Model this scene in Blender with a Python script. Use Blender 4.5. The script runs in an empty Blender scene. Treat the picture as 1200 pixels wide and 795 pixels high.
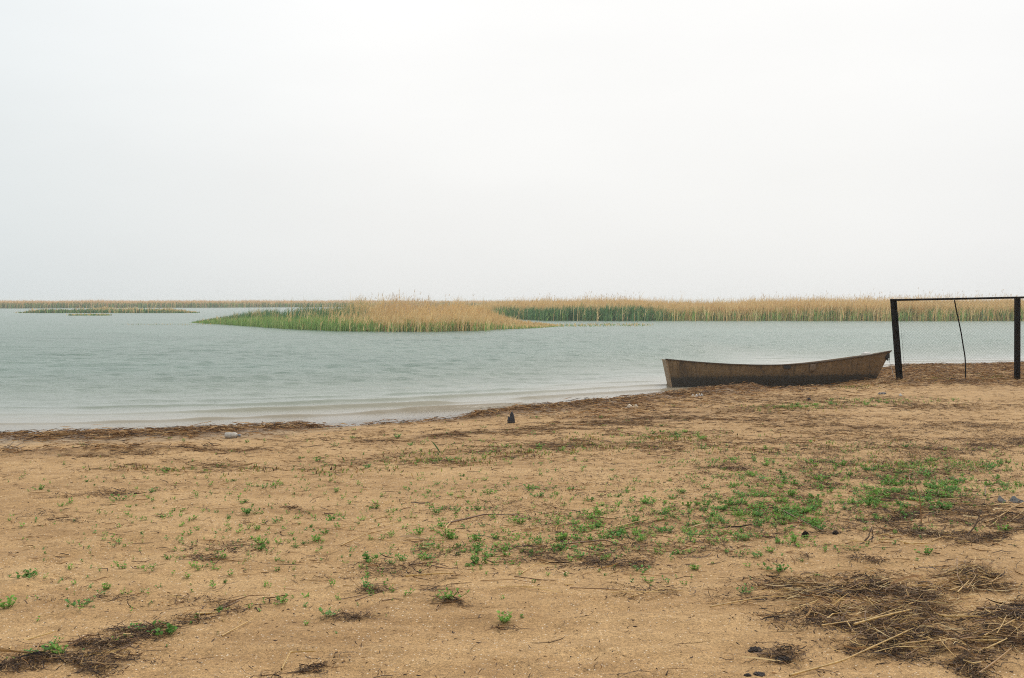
import bpy, math
import numpy as np
from mathutils import Vector

rng = np.random.default_rng(11)
C = bpy.context.scene.collection
scene = bpy.context.scene
R = math.radians

# ------------------------------------------------------------------ camera maths
F = 1220.0            # focal length in photo pixels (photo 1200 x 795)
EYE = 1.8             # camera height above the water (z = 0)
PITCH = math.atan(44.5 / F)
cp, sp = math.cos(PITCH), math.sin(PITCH)

def pix(x, y, z):
    """world -> photo pixel"""
    dz = z - EYE
    f = y * cp - dz * sp
    u = y * sp + dz * cp
    f = np.where(f < 0.2, 0.2, f)
    return 600 + F * x / f, 397.5 - F * u / f

def G(px, py, z=None):
    """photo pixel -> point on the terrain (or on the level z)"""
    a = (px - 600) / F; b = (397.5 - py) / F
    d = np.array([a, cp + b * sp, -sp + b * cp])
    zz = 0.15 if z is None else z
    for _ in range(5 if z is None else 1):
        t = (zz - EYE) / d[2]
        x, y = d[0] * t, d[1] * t
        if z is None:
            zz = float(H(np.array([x]), np.array([y]))[0])
    return float(x), float(y), float(zz)

# ------------------------------------------------------------------ noise
def _hash(ix, iy, seed):
    h = (ix.astype(np.int64) * 374761393 + iy.astype(np.int64) * 668265263 + seed * 144665) & 0xffffffff
    h = ((h ^ (h >> 13)) * 1274126177) & 0xffffffff
    h = h ^ (h >> 16)
    return (h & 0xffff) / 65535.0

def vnoise(x, y, seed=0):
    ix, iy = np.floor(x), np.floor(y)
    fx, fy = x - ix, y - iy
    fx = fx * fx * (3 - 2 * fx); fy = fy * fy * (3 - 2 * fy)
    a = _hash(ix, iy, seed); b = _hash(ix + 1, iy, seed)
    c = _hash(ix, iy + 1, seed); d = _hash(ix + 1, iy + 1, seed)
    return (a + (b - a) * fx) * (1 - fy) + (c + (d - c) * fx) * fy

def fbm(x, y, seed=0, oct=4):
    v = 0; a = 0.5; n = 0
    for o in range(oct):
        v = v + a * vnoise(x, y, seed + o * 17); n += a
        a *= 0.5; x = x * 2.03 + 5.1; y = y * 2.03 + 1.7
    return v / n

def sstep(a, b, v):
    t = np.clip((v - a) / (b - a), 0, 1)
    return t * t * (3 - 2 * t)

# ------------------------------------------------------------------ terrain
SHX = np.array([-400, -60, -20, -7, -4.8, -2.5, -.67, .72, 1.54, 2.84, 4.0, 5.2, 6.5, 7.5, 8.7, 10.3, 14, 22, 60, 400.])
SHY = np.array([2, 9.8, 11.8, 13.4, 13.8, 14.75, 15.9, 16.9, 17.8, 19.1, 20.3, 21.2, 22.3, 24.0, 26.2, 27.4, 28.6, 31, 45, 120.])
_gx = np.linspace(-400, 400, 8001)
_gy = np.interp(_gx, SHX, SHY)
_k = np.exp(-0.5 * (np.arange(-20, 21) / 5.0) ** 2); _k /= _k.sum()
_gy = np.convolve(np.pad(_gy, 20, mode='edge'), _k, mode='valid')
_gs = np.gradient(_gy, _gx)
_gs = np.convolve(np.pad(_gs, 20, mode='edge'), _k, mode='valid')

def sdist(x, y):
    """signed distance to the waterline, positive on the sand"""
    return (np.interp(x, _gx, _gy) - y) / np.sqrt(1 + np.interp(x, _gx, _gs) ** 2)

def blob(px, py, blobs):
    v = np.zeros_like(px)
    for (cx, cy, rx, ry, rot, a) in blobs:
        m = (np.abs(px - cx) < 3.2 * (rx + ry)) & (np.abs(py - cy) < 3.2 * (rx + ry))
        if not m.any():
            continue
        c, s = math.cos(R(rot)), math.sin(R(rot))
        dx, dy = px[m] - cx, py[m] - cy
        u, w = (dx * c + dy * s) / rx, (-dx * s + dy * c) / ry
        v[m] += a * np.exp(-(u * u + w * w))
    return v

HEAP = [(1010, 690, 95, 12, 0, .75), (1010, 722, 85, 20, 6, .60), (1060, 752, 55, 13, 15, .6), (1140, 681, 34, 10, 6, 1.2),
        (1185, 735, 45, 22, -20, .95), (1030, 762, 40, 8, 5, .6), (950, 715, 50, 16, 0, .25), (1120, 772, 45, 8, 35, .4), (915, 770, 22, 8, 8, .45), (930, 690, 50, 6, 0, .3), (1100, 705, 50, 10, 0, .5)]
DARK = HEAP + [
        (40, 774, 55, 8, -10, .5), (120, 750, 75, 9, -12, .48), (220, 724, 65, 7, -12, .55), (100, 780, 25, 6, 0, .5),
        (345, 790, 32, 6, -15, 1.1), (1075, 605, 55, 13, 0, .7), (1100, 625, 45, 6, 5, .6), (1150, 600, 55, 12, 0, .35),
        (1060, 582, 60, 7, 0, .6), (1000, 560, 90, 10, -6, .35), (1185, 612, 30, 7, -10, .6), (1160, 628, 40, 3.5, -12, .6),
        (1130, 555, 70, 8, 0, .35), (1180, 520, 50, 6, -6, .4), (900, 595, 110, 18, 0, .16), (700, 615, 130, 20, 0, .12), (800, 640, 150, 14, 0, .11), (950, 620, 120, 14, 0, .13), (640, 585, 120, 14, 0, .07), (1000, 525, 200, 14, -3, .12), (800, 560, 160, 14, 0, .09),
        (620, 650, 120, 10, 2, .22), (700, 660, 60, 6, 0, .35), (480, 668, 70, 12, 0, .22), (460, 692, 60, 5, 0, .35),
        (410, 722, 20, 3, 0, .5), (535, 704, 20, 4, 0, .8), (850, 548, 26, 5, 2, .7), (960, 545, 70, 5, -4, .3),
        (260, 640, 45, 8, 0, .22), (240, 655, 22, 4, 0, .4), (280, 607, 12, 3, 15, .6), (340, 595, 12, 3, 10, .35),
        (60, 605, 40, 5, 5, .2), (130, 577, 60, 4, -6, .25), (100, 700, 60, 4, 0, .15), (240, 700, 80, 6, 0, .16),
        (590, 734, 10, 3, 0, .4), (130, 768, 60, 8, 0, .15), (660, 522, 90, 6, -3, .25), (1120, 500, 120, 6, 0, .15),
        (770, 690, 50, 5, 0, .2), (735, 700, 20, 3, 0, .4), (820, 700, 40, 8, 0, .15), (1010, 655, 40, 3, 8, .45), (960, 648, 50, 3, -8, .3),
        (570, 600, 90, 10, 0, .08), (1110, 530, 90, 8, 0, .2)]
BROWN = [(640, 525, 160, 9, -3, .35), (560, 540, 90, 4, -2, .35), (820, 520, 200, 12, 0, .25), (60, 533, 70, 3, 0, .6),
         (150, 530, 70, 3, -3, .45), (265, 526, 60, 4, -2, .4), (420, 507, 110, 3, -4, .35), (480, 512, 90, 3, -5, .45), (1020, 500, 190, 9, 0, .3),
         (1050, 475, 170, 6, 0, .3), (880, 487, 110, 9, 0, .3), (930, 468, 90, 5, 0, .3), (740, 492, 100, 8, -3, .5),
         (200, 546, 160, 5, -2, .25), (340, 548, 120, 5, -2, .2), (600, 505, 120, 6, -4, .4), (1100, 520, 120, 10, 0, .3)]

def wrack(x, y):
    """density of the brown reed litter thrown up along the waterline"""
    s = sdist(x, y)
    n = fbm(x * 1.1, y * 1.1, 5, 3)
    j = (fbm(x * .6, y * 0 + 3.3, 8, 3) - .5)
    left = sstep(-2.4, -3.0, x) * np.exp(-((s - .66 - j * .5) / (.46 + .1 * j)) ** 2) * 1.5
    thin = np.exp(-((x + 1.6) / 1.4) ** 2) * np.exp(-((s - .85 - j * .3) / .12) ** 2) * .6
    mid = sstep(-.9, -.3, x) * sstep(5.2, 4.4, x) * np.exp(-((s - .48 - j * .4) / .42) ** 2) * 1.4
    mid2 = sstep(.2, 1.2, x) * sstep(8.0, 5.5, x) * np.exp(-((s - 1.3) / .8) ** 2) * .20
    right = sstep(6.6, 7.8, x) * sstep(-.3, .3, s) * sstep(19.0, 20.4, y + j * 2) * (.34 + .42 * np.exp(-((s - .5) / .5) ** 2) + .36 * np.exp(-((y - 20.3 - j) / .5) ** 2))
    line2 = sstep(-3.2, -4.0, x) * np.exp(-((s - 2.3 - j * .4) / .12) ** 2) * .75
    return np.clip((left + thin + mid + mid2 + right + line2) * (0.45 + 1.1 * n), 0, 1.4)

_dg = np.zeros((430, 660))            # shallow footprints and scuffs, 4 cm raster from (-12, 3)
_DX, _DY = np.meshgrid(-12 + .04 * np.arange(660), 3 + .04 * np.arange(430))
_fr = np.random.default_rng(5)
for _ in range(420):
    cx, cy, a_ = _fr.uniform(-11, 13), 3 + 15 * _fr.random() ** 1.3, _fr.uniform(0, 6.28)
    la_, lb_, dp = _fr.uniform(.09, .22), _fr.uniform(.05, .10), _fr.uniform(.006, .020)
    i0, i1 = max(0, int((cy - 3) / .04) - 16), int((cy - 3) / .04) + 17
    j0, j1 = max(0, int((cx + 12) / .04) - 16), int((cx + 12) / .04) + 17
    u_ = (_DX[i0:i1, j0:j1] - cx) * math.cos(a_) + (_DY[i0:i1, j0:j1] - cy) * math.sin(a_)
    w_ = -(_DX[i0:i1, j0:j1] - cx) * math.sin(a_) + (_DY[i0:i1, j0:j1] - cy) * math.cos(a_)
    q_ = np.sqrt((u_ / la_) ** 2 + (w_ / lb_) ** 2)
    _dg[i0:i1, j0:j1] += dp * (-np.exp(-q_ ** 3) + .45 * np.exp(-((q_ - 1.35) / .3) ** 2))

def dimples(x, y):
    fx_ = np.clip((x + 12) / .04, 0, 658.999); fy_ = np.clip((y - 3) / .04, 0, 428.999)
    ix, iy = fx_.astype(int), fy_.astype(int); fx_ = fx_ - ix; fy_ = fy_ - iy
    v_ = (_dg[iy, ix] * (1 - fx_) + _dg[iy, ix + 1] * fx_) * (1 - fy_) + (_dg[iy + 1, ix] * (1 - fx_) + _dg[iy + 1, ix + 1] * fx_) * fy_
    return v_ * ((x > -12) & (x < 14.3) & (y > 3) & (y < 20))

def H(x, y):
    x = np.asarray(x, float); y = np.asarray(y, float)
    s = sdist(x, y)
    land = .17 * (1 - np.exp(-np.maximum(s, 0) / 1.2))
    bed = -1.5 * (1 - np.exp(-np.maximum(-s, 0) * .075))
    h = np.where(s > 0, land, bed)
    on = sstep(.4, 2.5, s)
    near = np.exp(-((y - 4) / 14) ** 2)
    h = h + on * (.050 * (fbm(x * .8, y * .8, 1, 3) - .5) + .034 * (fbm(x * 3.2, y * 3.2, 2, 3) - .5)
                  + near * .022 * (fbm(x * 9, y * 9, 3, 3) - .5) + near * .0045 * (vnoise(x * 32, y * 32, 4) - .5))
    h = h + on * near * .004 * np.sin(y * 26 + 5 * fbm(x * .9, y * .9, 9, 2) + x * 2) * fbm(x * .5, y * .5, 12, 2)
    h = h + on * dimples(x, y)
    w = wrack(x, y)
    h = h + np.minimum(w, 1.2) * (.050 + .035 * sstep(-1, .5, x)) * (s > -.2)
    h = h - .05 * np.exp(-((x - 5.6) / 1.3) ** 2 - ((y - 21.5) / .55) ** 2)
    vis = (y > 3) & (y < 24)
    if vis.any():
        px, py = pix(x[vis], y[vis], np.full(vis.sum(), .16))
        hv = blob(px, py, HEAP)
        hv = np.clip(hv, 0, 1.3) * (.35 + 1.3 * fbm(x[vis] * 4, y[vis] * 4, 31, 3))
        h[vis] = h[vis] + .045 * hv
    return h

# ------------------------------------------------------------------ mesh helpers
def mesh_np(name, V, Fq, mat, col=None, smooth=False, attrs=None):
    """V (n,3); Fq (m,4) or (m,3); col (n,3) per-vertex base colour"""
    me = bpy.data.meshes.new(name)
    V = np.ascontiguousarray(V, dtype=np.float32); Fq = np.ascontiguousarray(Fq, dtype=np.int32)
    m, k = Fq.shape
    me.vertices.add(len(V)); me.vertices.foreach_set('co', V.ravel())
    me.loops.add(m * k); me.loops.foreach_set('vertex_index', Fq.ravel())
    me.polygons.add(m)
    me.polygons.foreach_set('loop_start', np.arange(0, m * k, k, dtype=np.int32))
    me.polygons.foreach_set('loop_total', np.full(m, k, dtype=np.int32))
    if smooth:
        me.polygons.foreach_set('use_smooth', np.ones(m, dtype=bool))
    if col is not None:
        a = me.attributes.new('tint', 'FLOAT_COLOR', 'POINT')
        c4 = np.ones((len(V), 4), dtype=np.float32); c4[:, :3] = col
        a.data.foreach_set('color', c4.ravel())
    for an, av in (attrs or {}).items():
        a = me.attributes.new(an, 'FLOAT', 'POINT')
        a.data.foreach_set('value', np.ascontiguousarray(av, dtype=np.float32))
    me.update(calc_edges=True)
    me.validate()
    if mat: me.materials.append(mat)
    return me

def link(name, me, parent=None):
    o = bpy.data.objects.new(name, me); C.objects.link(o)
    if parent is not None: o.parent = parent
    return o

def tag(o, label=None, cat=None, group=None, kind=None):
    if label: o['label'] = label
    if cat: o['category'] = cat
    if group: o['group'] = group
    if kind: o['kind'] = kind
    return o

def empty(name, loc, label, cat, group=None, rz=0):
    o = bpy.data.objects.new(name, None); C.objects.link(o)
    o.location = loc; o.rotation_euler = (0, 0, rz); o.empty_display_size = .1
    return tag(o, label, cat, group)

def strips(P, S, W, col):
    """P (n,k,3) polyline, S (n,k,3) side directions (unit), W (n,k) half widths, col (n,k,3)"""
    n, k, _ = P.shape
    L = P - S * W[..., None]; Rr = P + S * W[..., None]
    V = np.stack([L, Rr], 2).reshape(-1, 3)
    base = (np.arange(n) * k * 2)[:, None] + (np.arange(k - 1) * 2)[None, :]
    Fq = np.stack([base, base + 1, base + 3, base + 2], -1).reshape(-1, 4)
    cc = np.repeat(col.reshape(n * k, 3), 2, 0)
    return V, Fq, cc

def tubes(P, rad, sides=5, col=None, cap=True):
    """P (n,k,3), rad (n,k) -> quads"""
    n, k, _ = P.shape
    T = np.gradient(P, axis=1); T /= np.linalg.norm(T, axis=2, keepdims=True) + 1e-9
    ref = np.where(np.abs(T[..., 2:3]) > .9, np.array([1., 0, 0]), np.array([0, 0, 1.]))
    A = np.cross(T, ref); A /= np.linalg.norm(A, axis=2, keepdims=True) + 1e-9
    B = np.cross(T, A)
    ang = np.arange(sides) / sides * 2 * np.pi
    V = P[:, :, None, :] + rad[:, :, None, None] * (A[:, :, None, :] * np.cos(ang)[None, None, :, None] + B[:, :, None, :] * np.sin(ang)[None, None, :, None])
    idx = np.arange(n * k * sides).reshape(n, k, sides)
    a = idx[:, :-1, :]; b = np.roll(a, -1, 2); d = idx[:, 1:, :]; c = np.roll(d, -1, 2)
    Fq = np.stack([a, b, c, d], -1).reshape(-1, 4)
    cc = None if col is None else np.repeat(col.reshape(n * k, 3), sides, 0)
    return V.reshape(-1, 3), Fq, cc

def merge(parts):
    Vs, Fs, Cs = [], [], []; off = 0
    for V, Fq, c in parts:
        Vs.append(V); Fs.append(Fq + off); off += len(V)
        if c is not None: Cs.append(c)
    return np.concatenate(Vs), np.concatenate(Fs), (np.concatenate(Cs) if Cs else None)

def box(x0, x1, y0, y1, z0, z1):
    V = np.array([[x, y, z] for z in (z0, z1) for y in (y0, y1) for x in (x0, x1)], float)
    Fq = np.array([[0, 2, 3, 1], [4, 5, 7, 6], [0, 1, 5, 4], [2, 6, 7, 3], [0, 4, 6, 2], [1, 3, 7, 5]])
    return V, Fq, None

def bevel(o, w=.006, seg=2):
    m = o.modifiers.new('bevel', 'BEVEL'); m.width = w; m.segments = seg; m.limit_method = 'ANGLE'

# ------------------------------------------------------------------ node helpers
def mat_new(name):
    m = bpy.data.materials.new(name); m.use_nodes = True
    nt = m.node_tree; nt.nodes.clear()
    out = nt.nodes.new('ShaderNodeOutputMaterial')
    return m, nt, out

class N:
    def __init__(s, nt): s.nt = nt
    def n(s, t, **kw):
        nd = s.nt.nodes.new(t)
        for k, v in kw.items(): setattr(nd, k, v)
        return nd
    def l(s, a, b): s.nt.links.new(a, b)
    def noise(s, vec, scale, detail=4, rough=.5, dist=0):
        nd = s.n('ShaderNodeTexNoise'); nd.inputs['Scale'].default_value = scale
        nd.inputs['Detail'].default_value = detail; nd.inputs['Roughness'].default_value = rough
        nd.inputs['Distortion'].default_value = dist
        if vec is not None: s.l(vec, nd.inputs['Vector'])
        return nd
    def ramp(s, fac, stops):
        nd = s.n('ShaderNodeValToRGB'); cr = nd.color_ramp
        while len(cr.elements) < len(stops): cr.elements.new(.5)
        for e, (p, c) in zip(cr.elements, stops):
            e.position = p; e.color = (c if isinstance(c, tuple) else (c, c, c)) + (1,)
        s.l(fac, nd.inputs['Fac']); return nd.outputs['Color']
    def mix(s, fac, a, b, mode='MIX'):
        nd = s.n('ShaderNodeMix', data_type='RGBA', blend_type=mode)
        for v, i in ((fac, 0), (a, 6), (b, 7)):
            if isinstance(v, (int, float)): nd.inputs[i].default_value = v
            elif isinstance(v, tuple): nd.inputs[i].default_value = v + (1,)
            else: s.l(v, nd.inputs[i])
        return nd.outputs[2]
    def math(s, op, a, b=0.0, clamp=False):
        nd = s.n('ShaderNodeMath', operation=op, use_clamp=clamp)
        for v, i in ((a, 0), (b, 1)):
            if isinstance(v, (int, float)): nd.inputs[i].default_value = v
            else: s.l(v, nd.inputs[i])
        return nd.outputs[0]
    def attr(s, name): return s.n('ShaderNodeAttribute', attribute_name=name)
    def scalev(s, vec, xyz):
        nd = s.n('ShaderNodeMapping'); nd.inputs['Scale'].default_value = xyz
        s.l(vec, nd.inputs['Vector']); return nd.outputs[0]
    def bump(s, h, strength, dist, normal=None):
        nd = s.n('ShaderNodeBump'); nd.inputs['Strength'].default_value = strength
        nd.inputs['Distance'].default_value = dist; s.l(h, nd.inputs['Height'])
        if normal is not None: s.l(normal, nd.inputs['Normal'])
        return nd.outputs[0]

def plain(name, col, rough=.7, nscale=30, var=.25, bump=.0, metallic=0, bdist=.003):
    m, nt, out = mat_new(name); k = N(nt)
    tc = k.n('ShaderNodeTexCoord').outputs['Object']
    nz = k.noise(tc, nscale, 6, .6)
    lo = tuple(c * (1 - var) for c in col); hi = tuple(min(1, c * (1 + var)) for c in col)
    b = k.n('ShaderNodeBsdfPrincipled')
    k.l(k.ramp(nz.outputs['Fac'], [(.3, lo), (.7, hi)]), b.inputs['Base Color'])
    b.inputs['Roughness'].default_value = rough; b.inputs['Metallic'].default_value = metallic
    if bump: k.l(k.bump(nz.outputs['Fac'], bump, bdist), b.inputs['Normal'])
    k.l(b.outputs[0], out.inputs['Surface'])
    return m

def tinted(name, transl=.3, rough=.6, spec=.3):
    """leaf and straw material: colour of each blade from its own attribute"""
    m, nt, out = mat_new(name); k = N(nt)
    a = k.attr('tint')
    b = k.n('ShaderNodeBsdfPrincipled'); b.inputs['Roughness'].default_value = rough
    b.inputs['Specular IOR Level'].default_value = spec
    k.l(a.outputs['Color'], b.inputs['Base Color'])
    if transl:
        t = k.n('ShaderNodeBsdfTranslucent'); k.l(a.outputs['Color'], t.inputs['Color'])
        mx = k.n('ShaderNodeMixShader'); mx.inputs[0].default_value = transl
        k.l(b.outputs[0], mx.inputs[1]); k.l(t.outputs[0], mx.inputs[2]); k.l(mx.outputs[0], out.inputs['Surface'])
    else:
        k.l(b.outputs[0], out.inputs['Surface'])
    return m

# ------------------------------------------------------------------ world, sun, camera
SUN_EL, SUN_AZ = 52.0, 28.0       # behind the boat, to the right of the view (azimuth from +Y towards +X)
w = bpy.data.worlds.new('World'); scene.world = w; w.use_nodes = True
nt = w.node_tree; nt.nodes.clear(); k = N(nt)
sky = k.n('ShaderNodeTexSky', sky_type='NISHITA'); sky.sun_disc = False
sky.sun_elevation = R(SUN_EL); sky.sun_rotation = R(SUN_AZ); sky.dust_density = 4; sky.air_density = 1.5
hsv = k.n('ShaderNodeHueSaturation'); hsv.inputs['Saturation'].default_value = .3; k.l(sky.outputs[0], hsv.inputs['Color'])
tc = k.n('ShaderNodeTexCoord').outputs['Generated']
sep = k.n('ShaderNodeSeparateXYZ'); k.l(tc, sep.inputs[0])
# overcast: a cloud sheet, greyer low down, brighter round the veiled sun
el = k.ramp(sep.outputs[2], [(0.0, (8.15, 8.3, 8.2)), (.06, (8.85, 8.95, 8.85)), (.14, (9.6, 9.65, 9.55)), (.27, (10.5, 10.5, 10.45)), (1.0, (10.3, 10.4, 10.5))])
side = k.ramp(k.math('ADD', sep.outputs[0], .5), [(.04, (.86, .905, .925)), (.38, (1., 1., 1.)), (.80, (1., 1., 1.)), (.98, (.94, .945, .96))])
el = k.mix(1.0, el, side, 'MULTIPLY')
dot = k.n('ShaderNodeVectorMath', operation='DOT_PRODUCT'); k.l(tc, dot.inputs[0])
sv = Vector((math.sin(R(12)) * math.cos(R(9)), math.cos(R(12)) * math.cos(R(9)), math.sin(R(9))))
dot.inputs[1].default_value = sv
glow = k.math('POWER', k.math('MAXIMUM', dot.outputs['Value'], 0.0), 8.0)
cl = k.noise(k.scalev(tc, (1.5, 1.5, 5)), 2.2, 4, .5)
clf = k.ramp(cl.outputs['Fac'], [(.3, .965), (.7, 1.025)])
o1 = k.mix(1.0, el, clf, 'MULTIPLY')
o2 = k.mix(k.math('MULTIPLY', glow, .45), o1, (9.7, 9.62, 9.35))
ov = k.mix(.93, hsv.outputs[0], o2)
bg = k.n('ShaderNodeBackground'); bg.inputs['Strength'].default_value = .1; k.l(ov, bg.inputs['Color'])
wo = k.n('ShaderNodeOutputWorld'); k.l(bg.outputs[0], wo.inputs['Surface'])

sd = bpy.data.lights.new('sun', 'SUN'); sd.energy = 1.5; sd.angle = R(16); sd.color = (1, .95, .88)
so = bpy.data.objects.new('sun', sd); C.objects.link(so)
sdir = Vector((math.sin(R(SUN_AZ)) * math.cos(R(SUN_EL)), math.cos(R(SUN_AZ)) * math.cos(R(SUN_EL)), math.sin(R(SUN_EL))))
so.rotation_euler = sdir.to_track_quat('Z', 'Y').to_euler(); so.location = (0, 0, 30)

cam = bpy.data.cameras.new('camera'); co = bpy.data.objects.new('camera', cam); C.objects.link(co)
cam.sensor_width = 36; cam.lens = 36 * F / 1200; cam.clip_end = 12000; cam.clip_start = .05
co.location = (0, 0, EYE); co.rotation_euler = (math.pi / 2 - PITCH, 0, 0); scene.camera = co

vs = scene.view_settings
vs.view_transform = 'Standard'; vs.look = 'None'; vs.gamma = 1; vs.exposure = 0; vs.use_curve_mapping = False
scene.render.engine = 'CYCLES'
scene.cycles.use_denoising = False; scene.cycles.filter_width = 1.05
scene.cycles.sample_clamp_direct = 1.6; scene.cycles.sample_clamp_indirect = 1.6
scene.cycles.max_bounces = 6; scene.cycles.volume_bounces = 1; scene.cycles.transparent_max_bounces = 12
scene.cycles.use_adaptive_sampling = True; scene.cycles.adaptive_threshold = .01
scene.render.film_transparent = False

# ------------------------------------------------------------------ sand
def geo_out(a, b, n):
    t = np.linspace(0, 1, n + 1)[1:]
    return a + (b - a) * (np.exp(7 * t) - 1) / (math.exp(7) - 1)

xs_c = np.concatenate([np.arange(-3.2, 3.2, .028), np.arange(3.2, 15.5, .06)])
xs_l = np.arange(-15.5, -3.2, .06)
xs = np.concatenate([-geo_out(15.5, 4000, 40)[::-1], xs_l, xs_c, geo_out(15.5, 4000, 40)])
yr = [3.4]
while yr[-1] < 34: yr.append(yr[-1] * 1.0062)
ys = np.concatenate([3.4 - geo_out(0, 4000, 40)[::-1], np.array(yr), geo_out(yr[-1], 4500, 40)])
X, Y = np.meshgrid(xs, ys)
Xf, Yf = X.ravel(), Y.ravel()
Z = H(Xf, Yf)
nx, ny = len(xs), len(ys)
idx = np.arange(nx * ny).reshape(ny, nx)
Fq = np.stack([idx[:-1, :-1], idx[:-1, 1:], idx[1:, 1:], idx[1:, :-1]], -1).reshape(-1, 4)
S = sdist(Xf, Yf)
wet = sstep(1.35 + .75 * sstep(-1.5, -3.5, Xf), .25 + .6 * sstep(-1.5, -3.5, Xf), S + (fbm(Xf * .7, Yf * .7, 40, 3) - .5) * .9)
wk = wrack(Xf, Yf)
dk = np.zeros_like(Xf); br = np.zeros_like(Xf)
v = (Yf > 3) & (Yf < 26) & (np.abs(Xf) < 20)
pxv, pyv = pix(Xf[v], Yf[v], Z[v])
dk[v] = blob(pxv, pyv, DARK) * (.35 + .75 * sstep(.32, .60, fbm(Xf[v] * 5, Yf[v] * 9, 48, 4))); br[v] = blob(pxv, pyv, BROWN)
br = br + wk

m, nt, out = mat_new('sand'); k = N(nt)
P = k.n('ShaderNodeNewGeometry').outputs['Position']
big = k.noise(k.scalev(P, (.6, 1.6, 1)), 1.0, 6, .62)
mid = k.noise(k.scalev(P, (1, 2.4, 1)), 4.0, 5, .6)
col = k.ramp(big.outputs['Fac'], [(.36, (.265, .160, .072)), (.5, (.390, .250, .118)), (.64, (.480, .325, .166))])
col = k.mix(.55, col, k.ramp(mid.outputs['Fac'], [(.30, (.255, .152, .066)), (.52, (.400, .256, .122)), (.72, (.490, .335, .175))]))
grain = k.noise(P, 170, 3, .7)
col = k.mix(1.0, col, k.ramp(grain.outputs['Fac'], [(.30, .46), (.5, 1.0), (.72, 1.6)]), 'MULTIPLY')
grain2 = k.noise(P, 55, 4, .7)
col = k.mix(1.0, col, k.ramp(grain2.outputs['Fac'], [(.30, .66), (.5, 1.0), (.72, 1.34)]), 'MULTIPLY')
vo = k.n('ShaderNodeTexVoronoi'); vo.inputs['Scale'].default_value = 85; k.l(P, vo.inputs['Vector'])
vs_ = k.n('ShaderNodeSeparateColor'); k.l(vo.outputs['Color'], vs_.inputs[0])
patch = k.noise(P, 1.3, 3, .5)
thr = k.ramp(patch.outputs['Fac'], [(.35, .97), (.7, .90)])
sel = k.math('GREATER_THAN', vs_.outputs[0], thr)
near = k.math('LESS_THAN', vo.outputs['Distance'], .36)
shell = k.math('MULTIPLY', sel, near)
col = k.mix(k.math('MULTIPLY', shell, .75), col, (.74, .64, .52))
seld = k.math('MULTIPLY', k.math('GREATER_THAN', vs_.outputs[1], .93), near)
col = k.mix(k.math('MULTIPLY', seld, .6), col, (.10, .06, .04))
col = k.mix(1.0, col, (1.035, .995, .93), 'MULTIPLY')
# organic crumbs worked into the sand
aw, ad, ab = k.attr('wet'), k.attr('dirt'), k.attr('litter')
dn = k.noise(k.scalev(P, (1, 1.6, 1)), 16, 6, .75)
dn2 = k.noise(P, 90, 4, .7)
dmix = k.math('ADD', k.math('MULTIPLY', dn.outputs['Fac'], .65), k.math('MULTIPLY', dn2.outputs['Fac'], .35))
dfac = k.ramp(k.math('SUBTRACT', k.math('ADD', k.math('MULTIPLY', ad.outputs['Fac'], .40), dmix), .72), [(0.0, 0.0), (.16, .85)])
bfac = k.ramp(k.math('SUBTRACT', k.math('ADD', k.math('MULTIPLY', ab.outputs['Fac'], .5), dmix), .67), [(0.0, 0.0), (.22, .72)])
wcol = k.ramp(mid.outputs['Fac'], [(.3, (.235, .175, .105)), (.7, (.315, .240, .152))])
col = k.mix(k.math('MULTIPLY', aw.outputs['Fac'], .9), col, wcol)
col = k.mix(bfac, col, (.175, .100, .048))
col = k.mix(dfac, col, (.085, .056, .036))
b = k.n('ShaderNodeBsdfPrincipled'); k.l(col, b.inputs['Base Color'])
k.l(k.ramp(aw.outputs['Fac'], [(0, .95), (1, .42)]), b.inputs['Roughness'])
b.inputs['Specular IOR Level'].default_value = .3
nb = k.bump(grain2.outputs['Fac'], .55, .010)
nb = k.bump(grain.outputs['Fac'], .5, .004, nb)
nb = k.bump(mid.outputs['Fac'], .35, .03, nb)
nb = k.bump(dmix, .35, .012, nb)
k.l(nb, b.inputs['Normal'])
k.l(b.outputs[0], out.inputs['Surface'])
SAND = m
me = mesh_np('sand', np.stack([Xf, Yf, Z], 1), Fq, SAND, smooth=True, attrs={'wet': wet, 'dirt': np.clip(dk, 0, 1.3), 'litter': np.clip(br, 0, 1.2)})
tag(link('sand', me), kind='structure')

# ------------------------------------------------------------------ water
xw = np.concatenate([-geo_out(16, 4000, 60)[::-1], np.arange(-16, 19, .075), geo_out(19, 4000, 60)])
yw = [9.0]
while yw[-1] < 70: yw.append(yw[-1] * 1.0036)
yw = np.concatenate([np.linspace(-40, 8.9, 30), np.array(yw), geo_out(yw[-1], 4500, 60)])
X, Y = np.meshgrid(xw, yw); Xf, Yf = X.ravel(), Y.ravel()
S = sdist(Xf, Yf)
off = np.maximum(-S, 0)
warp = 3.0 * (fbm(Xf * .10, Yf * .13, 60, 2) - .5) + .22 * (fbm(Xf * .9, Yf * .9, 61, 2) - .5)
ph = (off + .10 * Xf + warp + 40) / (1.15 + .0 * off)
fq_ = ph - np.floor(ph); saw = np.where(fq_ < .15, fq_ / .15, np.exp(-(fq_ - .15) * 5)); saw = saw * saw * (3 - 2 * saw)
env = sstep(.15, .8, off) * np.exp(-(off / 4.6) ** 2) * (.15 + .85 * sstep(.32, .58, fbm(Xf * .30, Yf * .8, 66, 3)))
z = .080 * saw * env * (.45 + .55 * sstep(2.0, -1.5, Xf))
dirs = rng.uniform(-1.1, 1.1, 26); lam = np.exp(rng.uniform(math.log(.38), math.log(2.6), 26)); phs = rng.uniform(0, 6.28, 26)
chop = np.zeros_like(z)
for d, L, p in zip(dirs, lam, phs):
    dx, dy = math.sin(d) * .9, -math.cos(d)
    chop += .0052 * L ** .8 * np.sin(2 * np.pi / L * (dx * Xf + dy * Yf) + p)
gust = .5 + .9 * fbm(Xf * .10, Yf * .05, 70, 3)
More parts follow.
